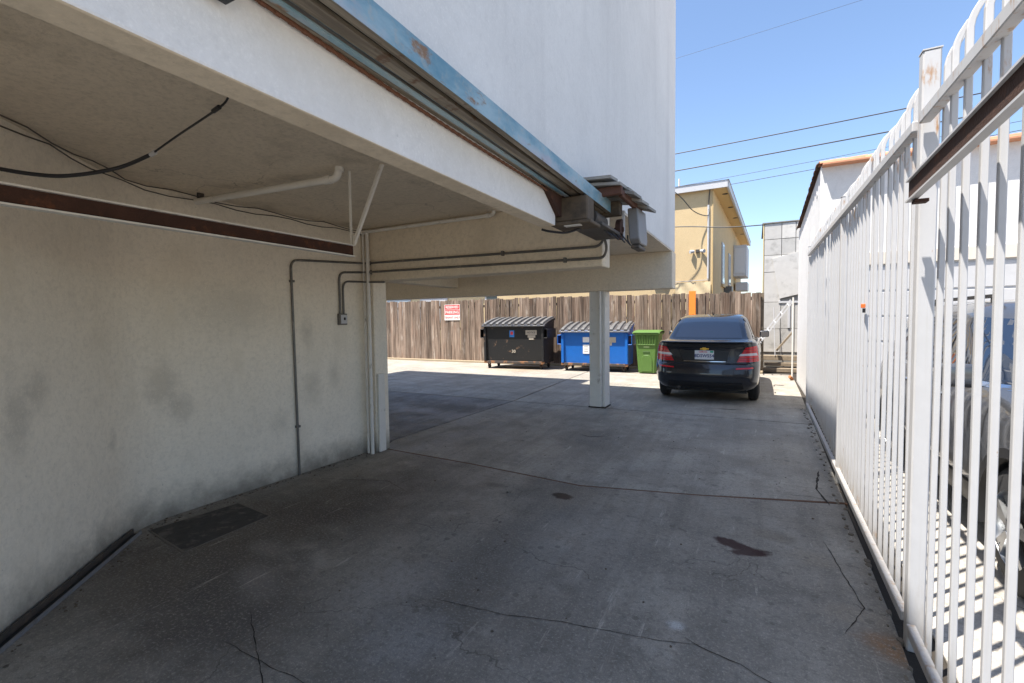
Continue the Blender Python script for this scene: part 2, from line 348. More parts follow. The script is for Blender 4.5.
M['slab_side'] = m_concrete('neighbour_drive_concrete', (0.36, 0.335, 0.30), (0.47, 0.44, 0.40), fine=0.2)
M['dirt'] = m_plain('joint_dirt', (0.030, 0.024, 0.018), 0.95, 0, 0.4, 20, 0.5, 90)
M['joint_rust'] = m_plain('rusty_joint_filler', (0.12, 0.06, 0.034), 0.95, 0, 0.5, 10, 0.5, 90)
M['ground'] = m_plain('bare_ground', (0.20, 0.165, 0.12), 0.95, 0, 0.3, 2.0, 0.4, 20)

# ------------------------------------------------------------------ mesh helpers
class MB:
    def __init__(s):
        s.v = []; s.f = []; s.mi = []
    def add(s, vs_, fs, mi=0):
        o = len(s.v); s.v += [tuple(p) for p in vs_]
        for f in fs:
            s.f.append(tuple(o + i for i in f)); s.mi.append(mi)
        return s
    def box(s, x0, x1, y0, y1, z0, z1, mi=0):
        return s.add([(x0, y0, z0), (x1, y0, z0), (x1, y1, z0), (x0, y1, z0), (x0, y0, z1), (x1, y0, z1), (x1, y1, z1), (x0, y1, z1)],
                     [(3, 2, 1, 0), (4, 5, 6, 7), (0, 1, 5, 4), (1, 2, 6, 5), (2, 3, 7, 6), (3, 0, 4, 7)], mi)
    def prism(s, poly, z0, z1, mi=0):
        n = len(poly)
        vs_ = [(p[0], p[1], z0) for p in poly] + [(p[0], p[1], z1) for p in poly]
        fs = [tuple(range(n - 1, -1, -1)), tuple(range(n, 2 * n))] + [(i, (i + 1) % n, n + (i + 1) % n, n + i) for i in range(n)]
        return s.add(vs_, fs, mi)
    def extrude(s, loop, vec, mi=0):
        """closed 3-D polygon loop pushed along vec"""
        n = len(loop); v = Vector(vec)
        vs_ = [tuple(p) for p in loop] + [tuple(Vector(p) + v) for p in loop]
        fs = [tuple(range(n - 1, -1, -1)), tuple(range(n, 2 * n))] + [(i, (i + 1) % n, n + (i + 1) % n, n + i) for i in range(n)]
        return s.add(vs_, fs, mi)
    def bar(s, a, b, w, d, mi=0, upv=(0, 0, 1)):
        """box-section bar from a to b"""
        a, b = Vector(a), Vector(b); t = (b - a).normalized(); u = Vector(upv)
        if abs(t.dot(u)) > 0.95: u = Vector((0, 1, 0))
        sx = t.cross(u).normalized() * w / 2; sz = sx.normalized().cross(t).normalized() * d / 2
        vs_ = [p + q for p in (a, b) for q in (-sx - sz, sx - sz, sx + sz, -sx + sz)]
        return s.add(vs_, [(3, 2, 1, 0), (4, 5, 6, 7), (0, 1, 5, 4), (1, 2, 6, 5), (2, 3, 7, 6), (3, 0, 4, 7)], mi)
    def tube(s, path, r, n=8, mi=0, caps=True):
        P = [Vector(p) for p in path]; rings = []
        u = None
        for i, p in enumerate(P):
            t = (P[min(i + 1, len(P) - 1)] - P[max(i - 1, 0)]).normalized()
            if u is None:
                u = t.cross(Vector((0, 0, 1)))
                if u.length < 1e-3: u = t.cross(Vector((0, 1, 0)))
            u = (u - t * u.dot(t)).normalized(); w = t.cross(u)
            rr = r[i] if isinstance(r, (list, tuple)) else r
            rings.append([p + (u * math.cos(2 * math.pi * k / n) + w * math.sin(2 * math.pi * k / n)) * rr for k in range(n)])
        vs_ = [q for g in rings for q in g]; fs = []
        for i in range(len(P) - 1):
            for k in range(n):
                fs.append((i * n + k, i * n + (k + 1) % n, (i + 1) * n + (k + 1) % n, (i + 1) * n + k))
        if caps:
            fs.append(tuple(range(n - 1, -1, -1))); fs.append(tuple((len(P) - 1) * n + k for k in range(n)))
        return s.add(vs_, fs, mi)
    def cyl(s, a, b, r, n=16, mi=0, r2_=None):
        return s.tube([a, b], [r, r2_ if r2_ is not None else r], n, mi)
    def grid(s, pts, mi=0, closed=False):
        """pts[i][j] rows"""
        nr, nc = len(pts), len(pts[0]); vs_ = [p for row in pts for p in row]; fs = []
        for i in range(nr - 1):
            for j in range(nc if closed else nc - 1):
                fs.append((i * nc + j, i * nc + (j + 1) % nc, (i + 1) * nc + (j + 1) % nc, (i + 1) * nc + j))
        return s.add(vs_, fs, mi)
    def mesh(s, name, mats, bevel=0.0, smooth=False, seg=1, angle=40):
        me = bpy.data.meshes.new(name)
        me.from_pydata([tuple(p) for p in s.v], [], s.f)
        bm = bmesh.new(); bm.from_mesh(me)
        for f, k in zip(bm.faces, s.mi): f.material_index = k
        bmesh.ops.recalc_face_normals(bm, faces=bm.faces)
        if bevel:
            es = [e for e in bm.edges if len(e.link_faces) == 2 and e.calc_face_angle(0) > R(30)]
            bmesh.ops.bevel(bm, geom=es, offset=bevel, segments=seg, affect='EDGES', profile=0.5)
        bm.to_mesh(me); bm.free()
        for m in (mats if isinstance(mats, (list, tuple)) else [mats]):
            me.materials.append(m)
        if smooth:
            for p in me.polygons: p.use_smooth = True
            me.set_sharp_from_angle(angle=R(angle))
        return me

def link(name, me, parent=None):
    o = bpy.data.objects.new(name, me); COL.objects.link(o)
    if parent is not None:
        o.parent = parent
        o.matrix_parent_inverse = root_world(parent).inverted()
    return o

WORLD = {}
def root_world(o):
    return WORLD.get(o.name, Matrix.Identity(4))

def build(mb, name, mat, parent=None, **kw):
    return link(name, mb.mesh(name, mat, **kw), parent)

def thing(name, loc, label, cat, group=None):
    o = bpy.data.objects.new(name, None); COL.objects.link(o); o.location = loc
    o.empty_display_size = 0.2
    WORLD[o.name] = Matrix.Translation(loc)
    o['label'] = label; o['category'] = cat
    if group: o['group'] = group
    return o

def tag(o, label, cat, group=None):
    o['label'] = label; o['category'] = cat
    if group: o['group'] = group
    return o

def struct(o, kind='structure'):
    o['kind'] = kind; return o

def local_child(name, me, parent, loc=(0, 0, 0), rot=(0, 0, 0), scale=(1, 1, 1)):
    """child given in its parent's own frame"""
    o = bpy.data.objects.new(name, me); COL.objects.link(o); o.parent = parent
    o.location = loc; o.rotation_euler = rot; o.scale = scale
    return o

def text_mesh(name, body, size, mat, extrude=0.0008):
    cu = bpy.data.curves.new(name, 'FONT'); cu.body = body; cu.size = size; cu.extrude = extrude
    cu.offset = size * 0.022; cu.align_x = 'CENTER'; cu.align_y = 'CENTER'; cu.resolution_u = 2
    ob = bpy.data.objects.new(name, cu); COL.objects.link(ob)
    me = bpy.data.meshes.new_from_object(ob.evaluated_get(bpy.context.evaluated_depsgraph_get()))
    bpy.data.objects.remove(ob); me.materials.clear(); me.materials.append(mat); me.name = name
    return me

def arc(pts, rad=0.05, n=5):
    """round the corners of a polyline"""
    P = [Vector(p) for p in pts]; out = [P[0]]
    for i in range(1, len(P) - 1):
        a, b, c = P[i - 1], P[i], P[i + 1]
        d1 = (a - b); d2 = (c - b); r = min(rad, d1.length * 0.45, d2.length * 0.45)
        p1 = b + d1.normalized() * r; p2 = b + d2.normalized() * r
        for k in range(n + 1):
            t = k / n
            out.append(p1 * (1 - t) ** 2 + b * 2 * t * (1 - t) + p2 * t * t)
    out.append(P[-1]); return out

# ------------------------------------------------------------------ ground and paving
struct(build(MB().add([(-600, -300, -0.06), (600, -300, -0.06), (600, 900, -0.06), (-600, 900, -0.06)], [(0, 1, 2, 3)]), 'ground', M['ground']))
drive = struct(build(MB().add([(-22, -6, -0.02), (7, -6, -0.02), (7, 18, -0.02), (-22, 18, -0.02)], [(0, 1, 2, 3)]), 'driveway', M['dirt']))
def inset(poly, d):
    n = len(poly); out = []
    for i in range(n):
        a, b, c = Vector(poly[i - 1]), Vector(poly[i]), Vector(poly[(i + 1) % n])
        e1 = (b - a).normalized(); e2 = (c - b).normalized()
        n1 = Vector((-e1.y, e1.x)); n2 = Vector((-e2.y, e2.x))
        m = (n1 + n2); m = m / max(0.3, m.length_squared) * 2 * d / 1.0 if m.length > 1e-6 else n1 * d
        out.append((b.x + m.x * 0.5 * 1.0 + m.x * 0.5, b.y + m.y))
    return out
J1 = [(-4.12, 4.40), (-2.844, 4.346), (-1.496, 4.227), (-0.432, 4.47), (0.718, 4.825)]
FX = lambda y: 0.69 + 0.018 * (y - 2.85)          # line of the metal fence
slabs = [
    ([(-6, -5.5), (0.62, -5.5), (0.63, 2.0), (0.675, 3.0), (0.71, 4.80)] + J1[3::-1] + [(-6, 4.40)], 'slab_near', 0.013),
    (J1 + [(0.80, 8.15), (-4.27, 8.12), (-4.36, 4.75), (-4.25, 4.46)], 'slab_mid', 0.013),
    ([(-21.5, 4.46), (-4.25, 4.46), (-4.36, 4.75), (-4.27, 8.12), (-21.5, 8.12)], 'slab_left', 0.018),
    ([(-4.27, 8.12), (0.80, 8.15), (0.87, 11.4), (-4.45, 11.4)], 'slab_mid', 0.018),
    ([(-21.5, 8.12), (-4.27, 8.12), (-4.45, 11.4), (-21.5, 11.4)], 'slab_mid', 0.018),
    ([(-4.45, 11.4), (0.87, 11.4), (0.92, 14.9), (-4.60, 14.9)], 'slab_far', 0.013),
    ([(-21.5, 11.4), (-4.45, 11.4), (-4.60, 14.9), (-21.5, 14.9)], 'slab_far', 0.013),
    ([(0.78, -5.5), (6.8, -5.5), (6.8, 9.0), (0.95, 9.0), (0.92, 4.9), (0.80, 3.0)], 'slab_side', 0.013),
]
for poly, mk, gap in slabs:
    ip = inset(poly, gap)
    build(MB().prism(ip, -0.019, 0.0), 'concrete_slab', M[mk], drive, bevel=0.004)
# strip of rusty filler lying in the cross joint
jm = MB()
for a, b in zip(J1[:-1], J1[1:]):
    jm.bar((a[0], a[1], -0.009), (b[0], b[1], -0.009), 0.030, 0.014)
build(jm, 'joint_filler', M['joint_rust'], drive)
def crack(pts, w, name='crack'):
    P = []
    for (a, b) in zip(pts[:-1], pts[1:]):
        n = max(2, int(math.dist(a, b) / 0.04))
        for k in range(n):
            t = k / n
            P.append((a[0] + (b[0] - a[0]) * t + rnd.uniform(-.004, .004), a[1] + (b[1] - a[1]) * t + rnd.uniform(-.004, .004)))
    P.append(pts[-1]); rows = []
    for i, p in enumerate(P):
        a, b = Vector(P[max(0, i - 1)]), Vector(P[min(len(P) - 1, i + 1)]); t = (b - a).normalized()
        ww = w * rnd.uniform(0.45, 1.2) / 2 * min(1, 0.3 + min(i, len(P) - 1 - i) * 0.25)
        rows.append([(p[0] - t.y * ww, p[1] + t.x * ww, 0.0028), (p[0] + t.y * ww, p[1] - t.x * ww, 0.0028)])
    build(MB().grid(rows), name, M['dirt'], drive)
crack([(-1.65, 2.10), (-1.201, 2.159), (-0.909, 2.24), (-0.40, 2.33), (-0.226, 2.388)], 0.005)
crack([(-0.30, 2.41), (-0.226, 2.37), (-0.047, 2.33), (0.10, 2.26), (0.2, 2.1)], 0.006)
crack([(-2.493, 1.54), (-2.2, 1.38), (-1.949, 1.246), (-1.6, 1.05)], 0.006)
crack([(-2.40, 1.33), (-2.0, 1.325), (-1.811, 1.335), (-1.4, 1.30)], 0.004)
crack([(0.45, 3.9), (0.50, 3.5), (0.55, 3.1), (0.42, 2.8)], 0.006)
crack([(0.58, 4.7), (0.52, 5.1), (0.60, 5.7)], 0.02)
crack([(0.66, 4.78), (0.45, 4.86), (0.25, 4.80)], 0.006)
crack([(0.36, 2.3), (0.34, 2.1)], 0.01)
crack([(-3.95, 3.25), (-3.3, 3.5), (-2.9, 3.35)], 0.006)
crack([(-0.15, 8.95), (-0.35, 8.90), (-0.55, 8.93)], 0.03)
crack([(-1.78, 6.2), (-2.0, 6.05), (-2.15, 6.12)], 0.02)

# dark steel cover by the wall
pl = [(-4.20, 1.81), (-4.10, 2.47), (-3.58, 2.42), (-3.56, 1.74)][::-1]
cov = thing('floor_cover', (-3.87, 2.1, 0), 'dark rectangular cover plate set in the floor beside the carport wall', 'cover plate')
M['plate'] = m_plain('dirty_dark_plate', (0.042, 0.037, 0.031), 0.9, 0, 0.6, 16, 0.5, 40, dirt=(0.12, 0.105, 0.085), dirt_lo=0.48, dirt_hi=0.70, dscale=9)
pc = Vector((sum(p[0] for p in pl) / 4, sum(p[1] for p in pl) / 4))
pin = [tuple(Vector(p) * 0.96 + pc * 0.04) for p in pl]
build(MB().prism(pin, 0.0005, 0.006), 'plate', M['plate'], cov)
fr = MB()
for i in range(4):
    a, b = pl[i], pl[(i + 1) % 4]; a2, b2 = pin[i], pin[(i + 1) % 4]
    fr.prism([a, b, b2, a2], 0.0005, 0.004)
M['plate_rim'] = m_plain('cover_rim_concrete', (0.14, 0.12, 0.095), 0.9, 0, 0.3, 9, 0.3)
build(fr, 'rim', M['plate_rim'], cov)

# ------------------------------------------------------------------ the apartment building over the carport
XW = -1.25                                       # plane of the outer wall along the drive
bld = thing('apartment_building', (-6, 3, 0), 'white stucco apartment building raised over an open carport, left side', 'building')
CE = 2.75
def pbox(name, mat, parent, *b, **kw):
    return build(MB().box(*b), name, mat, parent, **kw)
pbox('upper_wall', M['wall_out'], bld, -12, XW, -3.6, 3.6, CE + 0.004, 7.52)  # unseen top edges, stepped to set the shade line on the fence
pbox('upper_wall', M['wall_out'], bld, -12, XW, 3.6, 8.45, CE + 0.004, 8.0)
build(MB().prism([(-12.2, 3.4), (XW + 0.004, 3.4), (XW + 0.004, 8.55), (-6.0, 8.55), (-6.0, 9.35), (-12.2, 9.35)], 8.002, 8.2), 'roof', M['wall_out'], bld)  # unseen roof; its outline is shaped to place the shadow on the yard
# ceiling as a thin plaster sheet under the floor slab
pbox('ceiling', M['ceiling'], bld, -12, XW - 0.002, -3.59, 8.44, CE - 0.02, CE)
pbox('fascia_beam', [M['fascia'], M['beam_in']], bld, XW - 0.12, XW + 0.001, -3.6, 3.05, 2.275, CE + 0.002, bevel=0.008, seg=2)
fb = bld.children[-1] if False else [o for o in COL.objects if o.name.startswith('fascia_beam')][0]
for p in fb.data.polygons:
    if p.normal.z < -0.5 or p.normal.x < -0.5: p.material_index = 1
# carport wall: straight run, then a run turned towards the drive
B_, C_ = (-4.352, 1.811), (-4.25, 4.23)
A_ = (-2.95, 0.28)
bend = [tuple(p)[:2] for p in arc([(A_[0], A_[1], 0), (B_[0], B_[1], 0), (C_[0], C_[1], 0)], 0.30, 14)]
wl = [(-2.95, -3.6)] + bend + [(-4.45, 4.23), (-4.60, 1.75), (-3.20, 0.20), (-3.15, -3.6)]
build(MB().prism(wl, -0.05, CE - 0.02), 'carport_wall', M['wall_in'], bld, smooth=True, angle=30)
pbox('wall_stub', M['wall_in'], bld, -4.45, -4.135, 4.235, 4.46, -0.05, 2.105, bevel=0.008)
pbox('corner_guard', M['white_old'], bld, -4.132, -4.10, 4.25, 4.36, 0.0, 0.97, bevel=0.006)
pbox('cross_beam', M['beam_in'], bld, -4.45, -1.262, 4.21, 4.46, 2.107, CE - 0.018, bevel=0.008)
pbox('rear_beam', M['beam_in'], bld, -12, -1.235, 8.10, 8.45, 2.115, CE - 0.018, bevel=0.008)
pbox('inner_beam', M['beam_in'], bld, -5.75, -5.50, 4.47, 8.09, 2.30, CE - 0.018, bevel=0.008)
cl = pbox('column', M['white_old'], bld, -2.68, -2.46, 8.12, 8.42, -0.02, 2.116, bevel=0.01)
pbox('column_board', M['white_old'], bld, -2.455, -2.40, 8.16, 8.46, -0.02, 2.114, bevel=0.006)
pbox('column_conduit', M['white_old'], bld, -2.50, -2.465, 8.09, 8.118, 0.62, 2.113, bevel=0.004)
pbox('column_foot', M['dirt'], bld, -2.70, -2.38, 8.10, 8.47, -0.01, 0.02, bevel=0.006)
# far side of the carport, out of sight behind the stub
pbox('back_wall', M['wall_in'], bld, -12, -11.8, 4.0, 8.1, -0.05, CE - 0.022)
# low steel angle and gap along the foot of the turned wall
d = (Vector(A_) - Vector(B_)).normalized(); nrm = Vector((-d.y, d.x))
if nrm.x < 0: nrm = -nrm
gut = thing('wall_gutter', (-3.6, 1.0, 0), 'narrow steel edging channel along the foot of the near wall', 'edging')
for k, (o0, o1, z1, mk) in enumerate([(0.02, 0.034, 0.045, 'dark_metal'), (0.034, 0.075, 0.006, 'rubber'), (0.075, 0.086, 0.022, 'grey_plastic')]):
    p = [Vector(B_) + d * 0.14 + nrm * o0, Vector(A_) + nrm * o0, Vector(A_) + nrm * o1, Vector(B_) + d * 0.14 + nrm * o1]
    build(MB().prism([tuple(q) for q in p], 0.0, z1), 'flange' if k != 1 else 'channel_floor', M[mk], gut)

# ------------------------------------------------------------------ things fixed to the carport
# hanging steel channel on rods
XB = -2.66
def channel(name, x, y0, y1, z0, z1, fl, openx, label, t=0.008, zs=0.0, bk=0.03):
    th = thing(name, (x, y0, z0), label, 'steel beam')
    s = openx
    web = MB()
    web.extrude([(x, y0, z0 + zs), (x, y1, z0), (x, y1, z1), (x, y0, z1 + zs)], (-s * t, 0, 0))
    build(web, 'web', M['rust'], th)
    for nm, zz, dz in (('upper_flange', z1, t), ('lower_flange', z0, -t)):
        f = MB()
        f.extrude([(x - s * bk, y0, zz + zs), (x - s * bk, y1, zz), (x + s * fl, y1, zz), (x + s * fl, y0, zz + zs)], (0, 0, dz))
        build(f, nm, M['white_old'] if s > 0 else M['white'], th)
    return th
hb = channel('hanging_beam', XB, -0.6, 2.53, 2.110, 2.182, 0.022, 1, 'long rusty steel channel with white edges hanging below the carport ceiling')
pbox('hanger_rod', M['white_old'], hb, XB - 0.012, XB + 0.002, 2.512, 2.526, 2.19, CE - 0.02)
build(MB().bar((XB + 0.012, 2.53, 2.20), (-2.345, 2.52, CE - 0.02), 0.022, 0.022), 'brace', M['white_old'], hb)
pbox('end_tab', M['white_old'], hb, XB - 0.02, XB + 0.02, 2.531, 2.54, 2.185, 2.26)
# white drain pipes
dp = thing('drain_pipe', (-3.4, 2.34, 2.65), 'white plastic pipe crossing the carport ceiling with an upturned elbow', 'pipe')
build(MB().tube(arc([(-4.22, 2.285, 2.655), (-2.68, 2.42, 2.655), (-2.66, 2.42, 2.75)], 0.06, 7), 0.026, 12), 'pipe', M['white_old'], dp, smooth=True)
for a_, b_2 in (((-2.80, 2.41, 2.655), (-2.735, 2.415, 2.655)), ((-2.66, 2.42, 2.70), (-2.66, 2.42, 2.74))):
    build(MB().cyl(a_, b_2, 0.031, 12), 'coupling', M['white_old'], dp, smooth=True)
build(MB().bar((-4.20, 2.31, 2.68), (-4.20, 2.31, 2.75), 0.015, 0.05), 'strap', M['dark_metal'], dp)
dp2 = thing('drain_pipe', (-3.2, 4.1, 2.69), 'white plastic pipe along the top of the cross beam at the back', 'pipe')
build(MB().tube(arc([(-4.20, 4.14, 2.69), (-2.38, 4.14, 2.69), (-2.36, 4.14, 2.76)], 0.05, 6), 0.02, 12), 'pipe', M['white_old'], dp2, smooth=True)
for a_, b_2 in (((-4.20, 4.14, 2.69), (-4.12, 4.14, 2.69)), ((-2.46, 4.14, 2.69), (-2.42, 4.14, 2.69))):
    build(MB().cyl(a_, b_2, 0.027, 12), 'coupling', M['white_old'], dp2, smooth=True)
# vertical pipes in the corner
for k, (dx, dy, rr, lab) in enumerate([(0.045, -0.03, 0.016, 'slim painted pipe running down the wall corner, left of the pair'), (0.115, -0.035, 0.022, 'thicker painted pipe running down the wall corner beside the stub')]):
    v = thing('riser_pipe', (-4.25 + dx, 4.2, 0), lab, 'pipe')
    build(MB().tube([(-4.25 + dx, 4.21 + dy - 0.02, 0.0), (-4.25 + dx, 4.21 + dy - 0.02, 1.2), (-4.255 + dx, 4.21 + dy - 0.015, 2.68)], rr, 10), 'pipe', M['white_old'], v, smooth=True)
    for zz in (0.55, 1.7, 2.35):
        build(MB().cyl((-4.25 + dx, 4.19 + dy, zz), (-4.25 + dx, 4.19 + dy, zz + 0.03), rr * 1.25, 10), 'clip', M['white_old'], v)
# conduits
wx = lambda y: B_[0] + (C_[0] - B_[0]) * (y - B_[1]) / (C_[1] - B_[1])      # wall surface
YC = 4.185
def conduit(label, pts, r, clips, box=None, rad=0.09):
    c = thing('electrical_conduit', pts[0], label, 'conduit')
    build(MB().tube(arc(pts, rad, 6), r, 8), 'pipe', M['conduit'], c, smooth=True)
    for (x, y, z, ax) in clips:
        b = MB()
        if ax == 'x': b.box(x - 0.012, x + 0.012, y - r * 1.4, y + 0.02, z - 0.024, z + 0.024)
        else: b.box(x - 0.02, x + r * 1.4, y - 0.022, y + 0.022, z - 0.012, z + 0.012)
        build(b, 'clamp', M['conduit'], c)
    return c
o_ = 0.016
conduit('long grey conduit rising from the floor and turning along the cross beam',
        [(wx(3.235) + o_, 3.235, 0.0), (wx(3.215) + o_, 3.215, 2.27), (wx(4.12) + o_, 4.12, 2.325), (-4.20, YC, 2.325), (-1.30, YC, 2.285), (-1.235, YC - 0.02, 2.33), (-1.27, YC - 0.08, 2.50)],
        0.0125, [(wx(3.23) + o_, 3.233, 0.52, 'z'), (wx(3.22) + o_, 3.22, 2.05, 'z'), (-2.30, YC, 2.30, 'x'), (-4.14, YC, 2.324, 'x')])
conduit('grey conduit from the switch box running along the cross beam to the gate motor',
        [(wx(3.82) + o_, 3.82, 1.70), (wx(3.82) + o_, 3.82, 2.19), (wx(4.13) + o_, 4.13, 2.215), (-4.20, YC - 0.02, 2.215), (-1.24, YC, 2.178), (-1.20, YC - 0.03, 2.26), (-1.235, YC - 0.09, 2.45)],
        0.0125, [(-1.62, YC, 2.183, 'x'), (-4.13, YC, 2.214, 'x')])
conduit('short grey conduit from the switch box turning under the beam',
        [(wx(3.87) + o_, 3.87, 1.70), (wx(3.87) + o_, 3.87, 2.09), (wx(4.10) + o_, 4.10, 2.10), (-4.16, YC - 0.03, 2.095), (-3.90, YC - 0.005, 2.085)],
        0.0115, [])
bx_ = thing('switch_box', (wx(3.845), 3.845, 1.62), 'small grey electrical switch box on the carport wall', 'switch box')
build(MB().box(wx(3.84) - 0.005, wx(3.84) + 0.045, 3.79, 3.90, 1.585, 1.715), 'box', M['conduit'], bx_, bevel=0.006)
build(MB().box(wx(3.84) + 0.0452, wx(3.84) + 0.052, 3.80, 3.89, 1.60, 1.70), 'cover', M['grey_paint'], bx_, bevel=0.003)
build(MB().box(wx(3.84) + 0.052, wx(3.84) + 0.07, 3.84, 3.85, 1.64, 1.67), 'lever', M['rubber'], bx_)
# thick cable slung under the ceiling
hc = thing('hanging_cable', (-3.1, 1.4, 2.5), 'thick black cable sagging under the carport ceiling to the beam edge', 'cable')
def spline(P, n=8):
    P = [Vector(p) for p in P]; out = []
    for i in range(len(P) - 1):
        p0, p1, p2, p3 = P[max(0, i - 1)], P[i], P[i + 1], P[min(len(P) - 1, i + 2)]
        for k in range(n):
            t = k / n
            out.append(0.5 * ((2 * p1) + (p2 - p0) * t + (2 * p0 - 5 * p1 + 4 * p2 - p3) * t * t + (3 * p1 - p0 - 3 * p2 + p3) * t ** 3))
    out.append(P[-1]); return out
build(MB().tube(spline([(-3.42, 0.86, 2.42), (-3.33, 1.0, 2.405), (-3.26, 1.13, 2.42), (-3.22, 1.33, 2.51), (-3.07, 1.43, 2.590)]), 0.0105, 8), 'sheath', M['cable'], hc, smooth=True)
build(MB().tube(spline([(-3.07, 1.43, 2.59), (-2.80, 1.43, 2.64), (-2.52, 1.42, 2.675), (-2.33, 1.41, 2.70), (-2.27, 1.405, 2.74)]), 0.0055, 6), 'core', M['cable'], hc, smooth=True)
build(MB().cyl((-3.075, 1.43, 2.588), (-3.03, 1.432, 2.598), 0.013, 10), 'ferrule', M['grey_paint'], hc)
build(MB().cyl((-2.43, 1.415, 2.687), (-2.37, 1.412, 2.695), 0.011, 8), 'connector', M['cable'], hc)
# telephone wires tacked along the corner of wall and ceiling
for k, (off, zz, lab) in enumerate([(0.03, 2.70, 'thin dusty wire tacked along the wall below the ceiling, lower one'), (0.06, 2.728, 'thin dusty wire tacked along the ceiling corner, upper one')]):
    P = []
    for i in range(22):
        t = i / 21
        if t < 0.4:
            q = Vector((-3.3, 0.66)).lerp(Vector(B_) + Vector((0.09, 0)), t / 0.4)
        else:
            q = (Vector(B_) + Vector((0.09 * max(0, 1 - (t - 0.4) / 0.15), 0))).lerp(Vector(C_), (t - 0.4) / 0.6 * 0.97)
        sag = -abs(math.sin(t * 17 + k)) * 0.035
        q = q + Vector((off, 0.02 * off))
        P.append((q.x, q.y - (off if t < 0.4 else 0) * 0, min(CE - 0.026, zz + sag)))
    wv = build(MB().tube(P, 0.0045, 6), 'ceiling_wire', M['dark_metal'], None, smooth=True)
    tag(wv, lab, 'wire')
# lamp on the fascia, only its lower edge in the picture
lampm = thing('wall_lamp', (-1.2, 0.72, 2.40), 'dark lamp fixture on the white fascia at the top edge', 'lamp')
build(MB().box(-1.249, -1.235, 0.66, 0.80, 2.50, 2.66), 'backplate', M['dark_metal'], lampm, bevel=0.004)
build(MB().box(-1.234, -1.17, 0.705, 0.765, 2.445, 2.60), 'housing', M['cable'], lampm, bevel=0.008)

# ------------------------------------------------------------------ gate track along the fascia and its motor
gt = thing('gate_track', (-1.15, 1.5, 2.5), 'overhead sliding gate track of blue-tarnished galvanised steel along the white fascia', 'gate track')
TY0, TY1 = -1.5, 3.74
def yb(mb, x0, x1, z0, z1, dz=0.0, y0=TY0, y1=TY1, mi=0):
    # bar along the track; dz is the small fall towards the far end
    zz = lambda y: dz * (y - 1.1) / 2.6
    mb.add([(x0, y0, z0 + zz(y0)), (x1, y0, z0 + zz(y0)), (x1, y1, z0 + zz(y1)), (x0, y1, z0 + zz(y1)),
            (x0, y0, z1 + zz(y0)), (x1, y0, z1 + zz(y0)), (x1, y1, z1 + zz(y1)), (x0, y1, z1 + zz(y1))],
           [(3, 2, 1, 0), (4, 5, 6, 7), (0, 1, 5, 4), (1, 2, 6, 5), (2, 3, 7, 6), (3, 0, 4, 7)], mi)
    return mb
F_ = -0.033
build(yb(MB(), -1.053, -1.050, 2.512, 2.605, F_), 'outer_web', M['galv'], gt)
build(yb(MB(), -1.135, -1.0532, 2.602, 2.605, F_), 'top_flange', M['galv'], gt)
build(yb(MB(), -1.085, -1.0532, 2.512, 2.515, F_), 'bottom_lip', M['track'], gt)
build(yb(MB(), -1.135, -1.131, 2.530, 2.602, F_), 'inner_web', M['dark_metal'], gt)
build(yb(MB(), -1.160, -1.110, 2.515, 2.5298, F_), 'inner_lip', M['track'], gt)
build(yb(yb(MB(), -1.19, -1.162, 2.536, 2.56, F_), -1.20, -1.175, 2.505, 2.512, F_), 'guide_rail', M['galv'], gt)
build(yb(yb(MB(), -1.222, -1.20, 2.51, 2.60, F_), -1.248, -1.223, 2.52, 2.60, F_), 'mounting_angle', M['track'], gt)
for y in (0.6, 1.5, 2.4, 3.3):
    build(yb(MB(), -1.1985, -1.1365, 2.57, 2.596, F_, y - 0.025, y + 0.025), 'bracket', M['dark_metal'], gt)
# drive chain hanging beside the track, one link after the other
ch = thing('drive_chain', (-1.21, 1.5, 2.48), 'rusty drive chain slung beside the gate track', 'chain')
NL = 150
M['rust_mid'] = m_plain('brown_rust', (0.15, 0.065, 0.035), 0.9, 0, 0.4, 18, 0.5, 90)
def chain_p(t):
    y = -0.2 + t * 3.45
    sag = -0.028 * math.sin(max(0, min(1, (y - 0.4) / 2.9)) * math.pi) ** 1.0
    return Vector((-1.232 + 0.004 * math.sin(y * 3), y, 2.520 - 0.046 * (y - 0.86) / 2.23 + sag * 0.5))
lk = MB().box(-0.005, 0.005, -0.013, 0.013, -0.006, 0.006).mesh('link', M['rust_mid'], bevel=0.002)
lk2 = MB().box(-0.0075, 0.0075, -0.011, 0.011, -0.006, 0.006).mesh('link', M['rust_mid'], bevel=0.002)
for i in range(NL):
    p = chain_p(i / (NL - 1)); q = chain_p(min(1.0, i / (NL - 1) + 0.005))
    t = (q - p)
    local_child('link', lk if i % 2 else lk2, ch, p - Vector((-1.21, 1.5, 2.48)), (math.atan2(t.z, max(1e-4, t.y)), 0, 0))

gm = thing('gate_motor', (-1.1, 3.7, 2.2), 'gate motor housing under a small shingled roof at the far end of the track', 'gate motor')
M['dark_board'] = m_plain('oil_soaked_board', (0.105, 0.078, 0.052), 0.85, 0, 0.4, 10, 0.4, 60, dirt=(0.05, 0.038, 0.028), dirt_lo=0.5, dirt_hi=0.7)
build(MB().box(-1.285, -1.03, 3.09, 3.24, 2.305, 2.475), 'wood_block', M['dark_board'], gm, bevel=0.008)
build(MB().box(-1.295, -1.0, 3.07, 3.30, 2.278, 2.303), 'bottom_board', M['dark_board'], gm, bevel=0.005)
build(MB().box(-1.20, -1.08, 3.08, 3.13, 2.271, 2.2775), 'pale_shim', M['white_old'], gm, bevel=0.002)
build(MB().extrude([(-1.249, 2.80, 2.50), (-1.249, 3.12, 2.50), (-1.249, 3.12, 2.34), (-1.249, 3.05, 2.34)], (0.03, 0, 0)), 'gusset', M['rust'], gm)
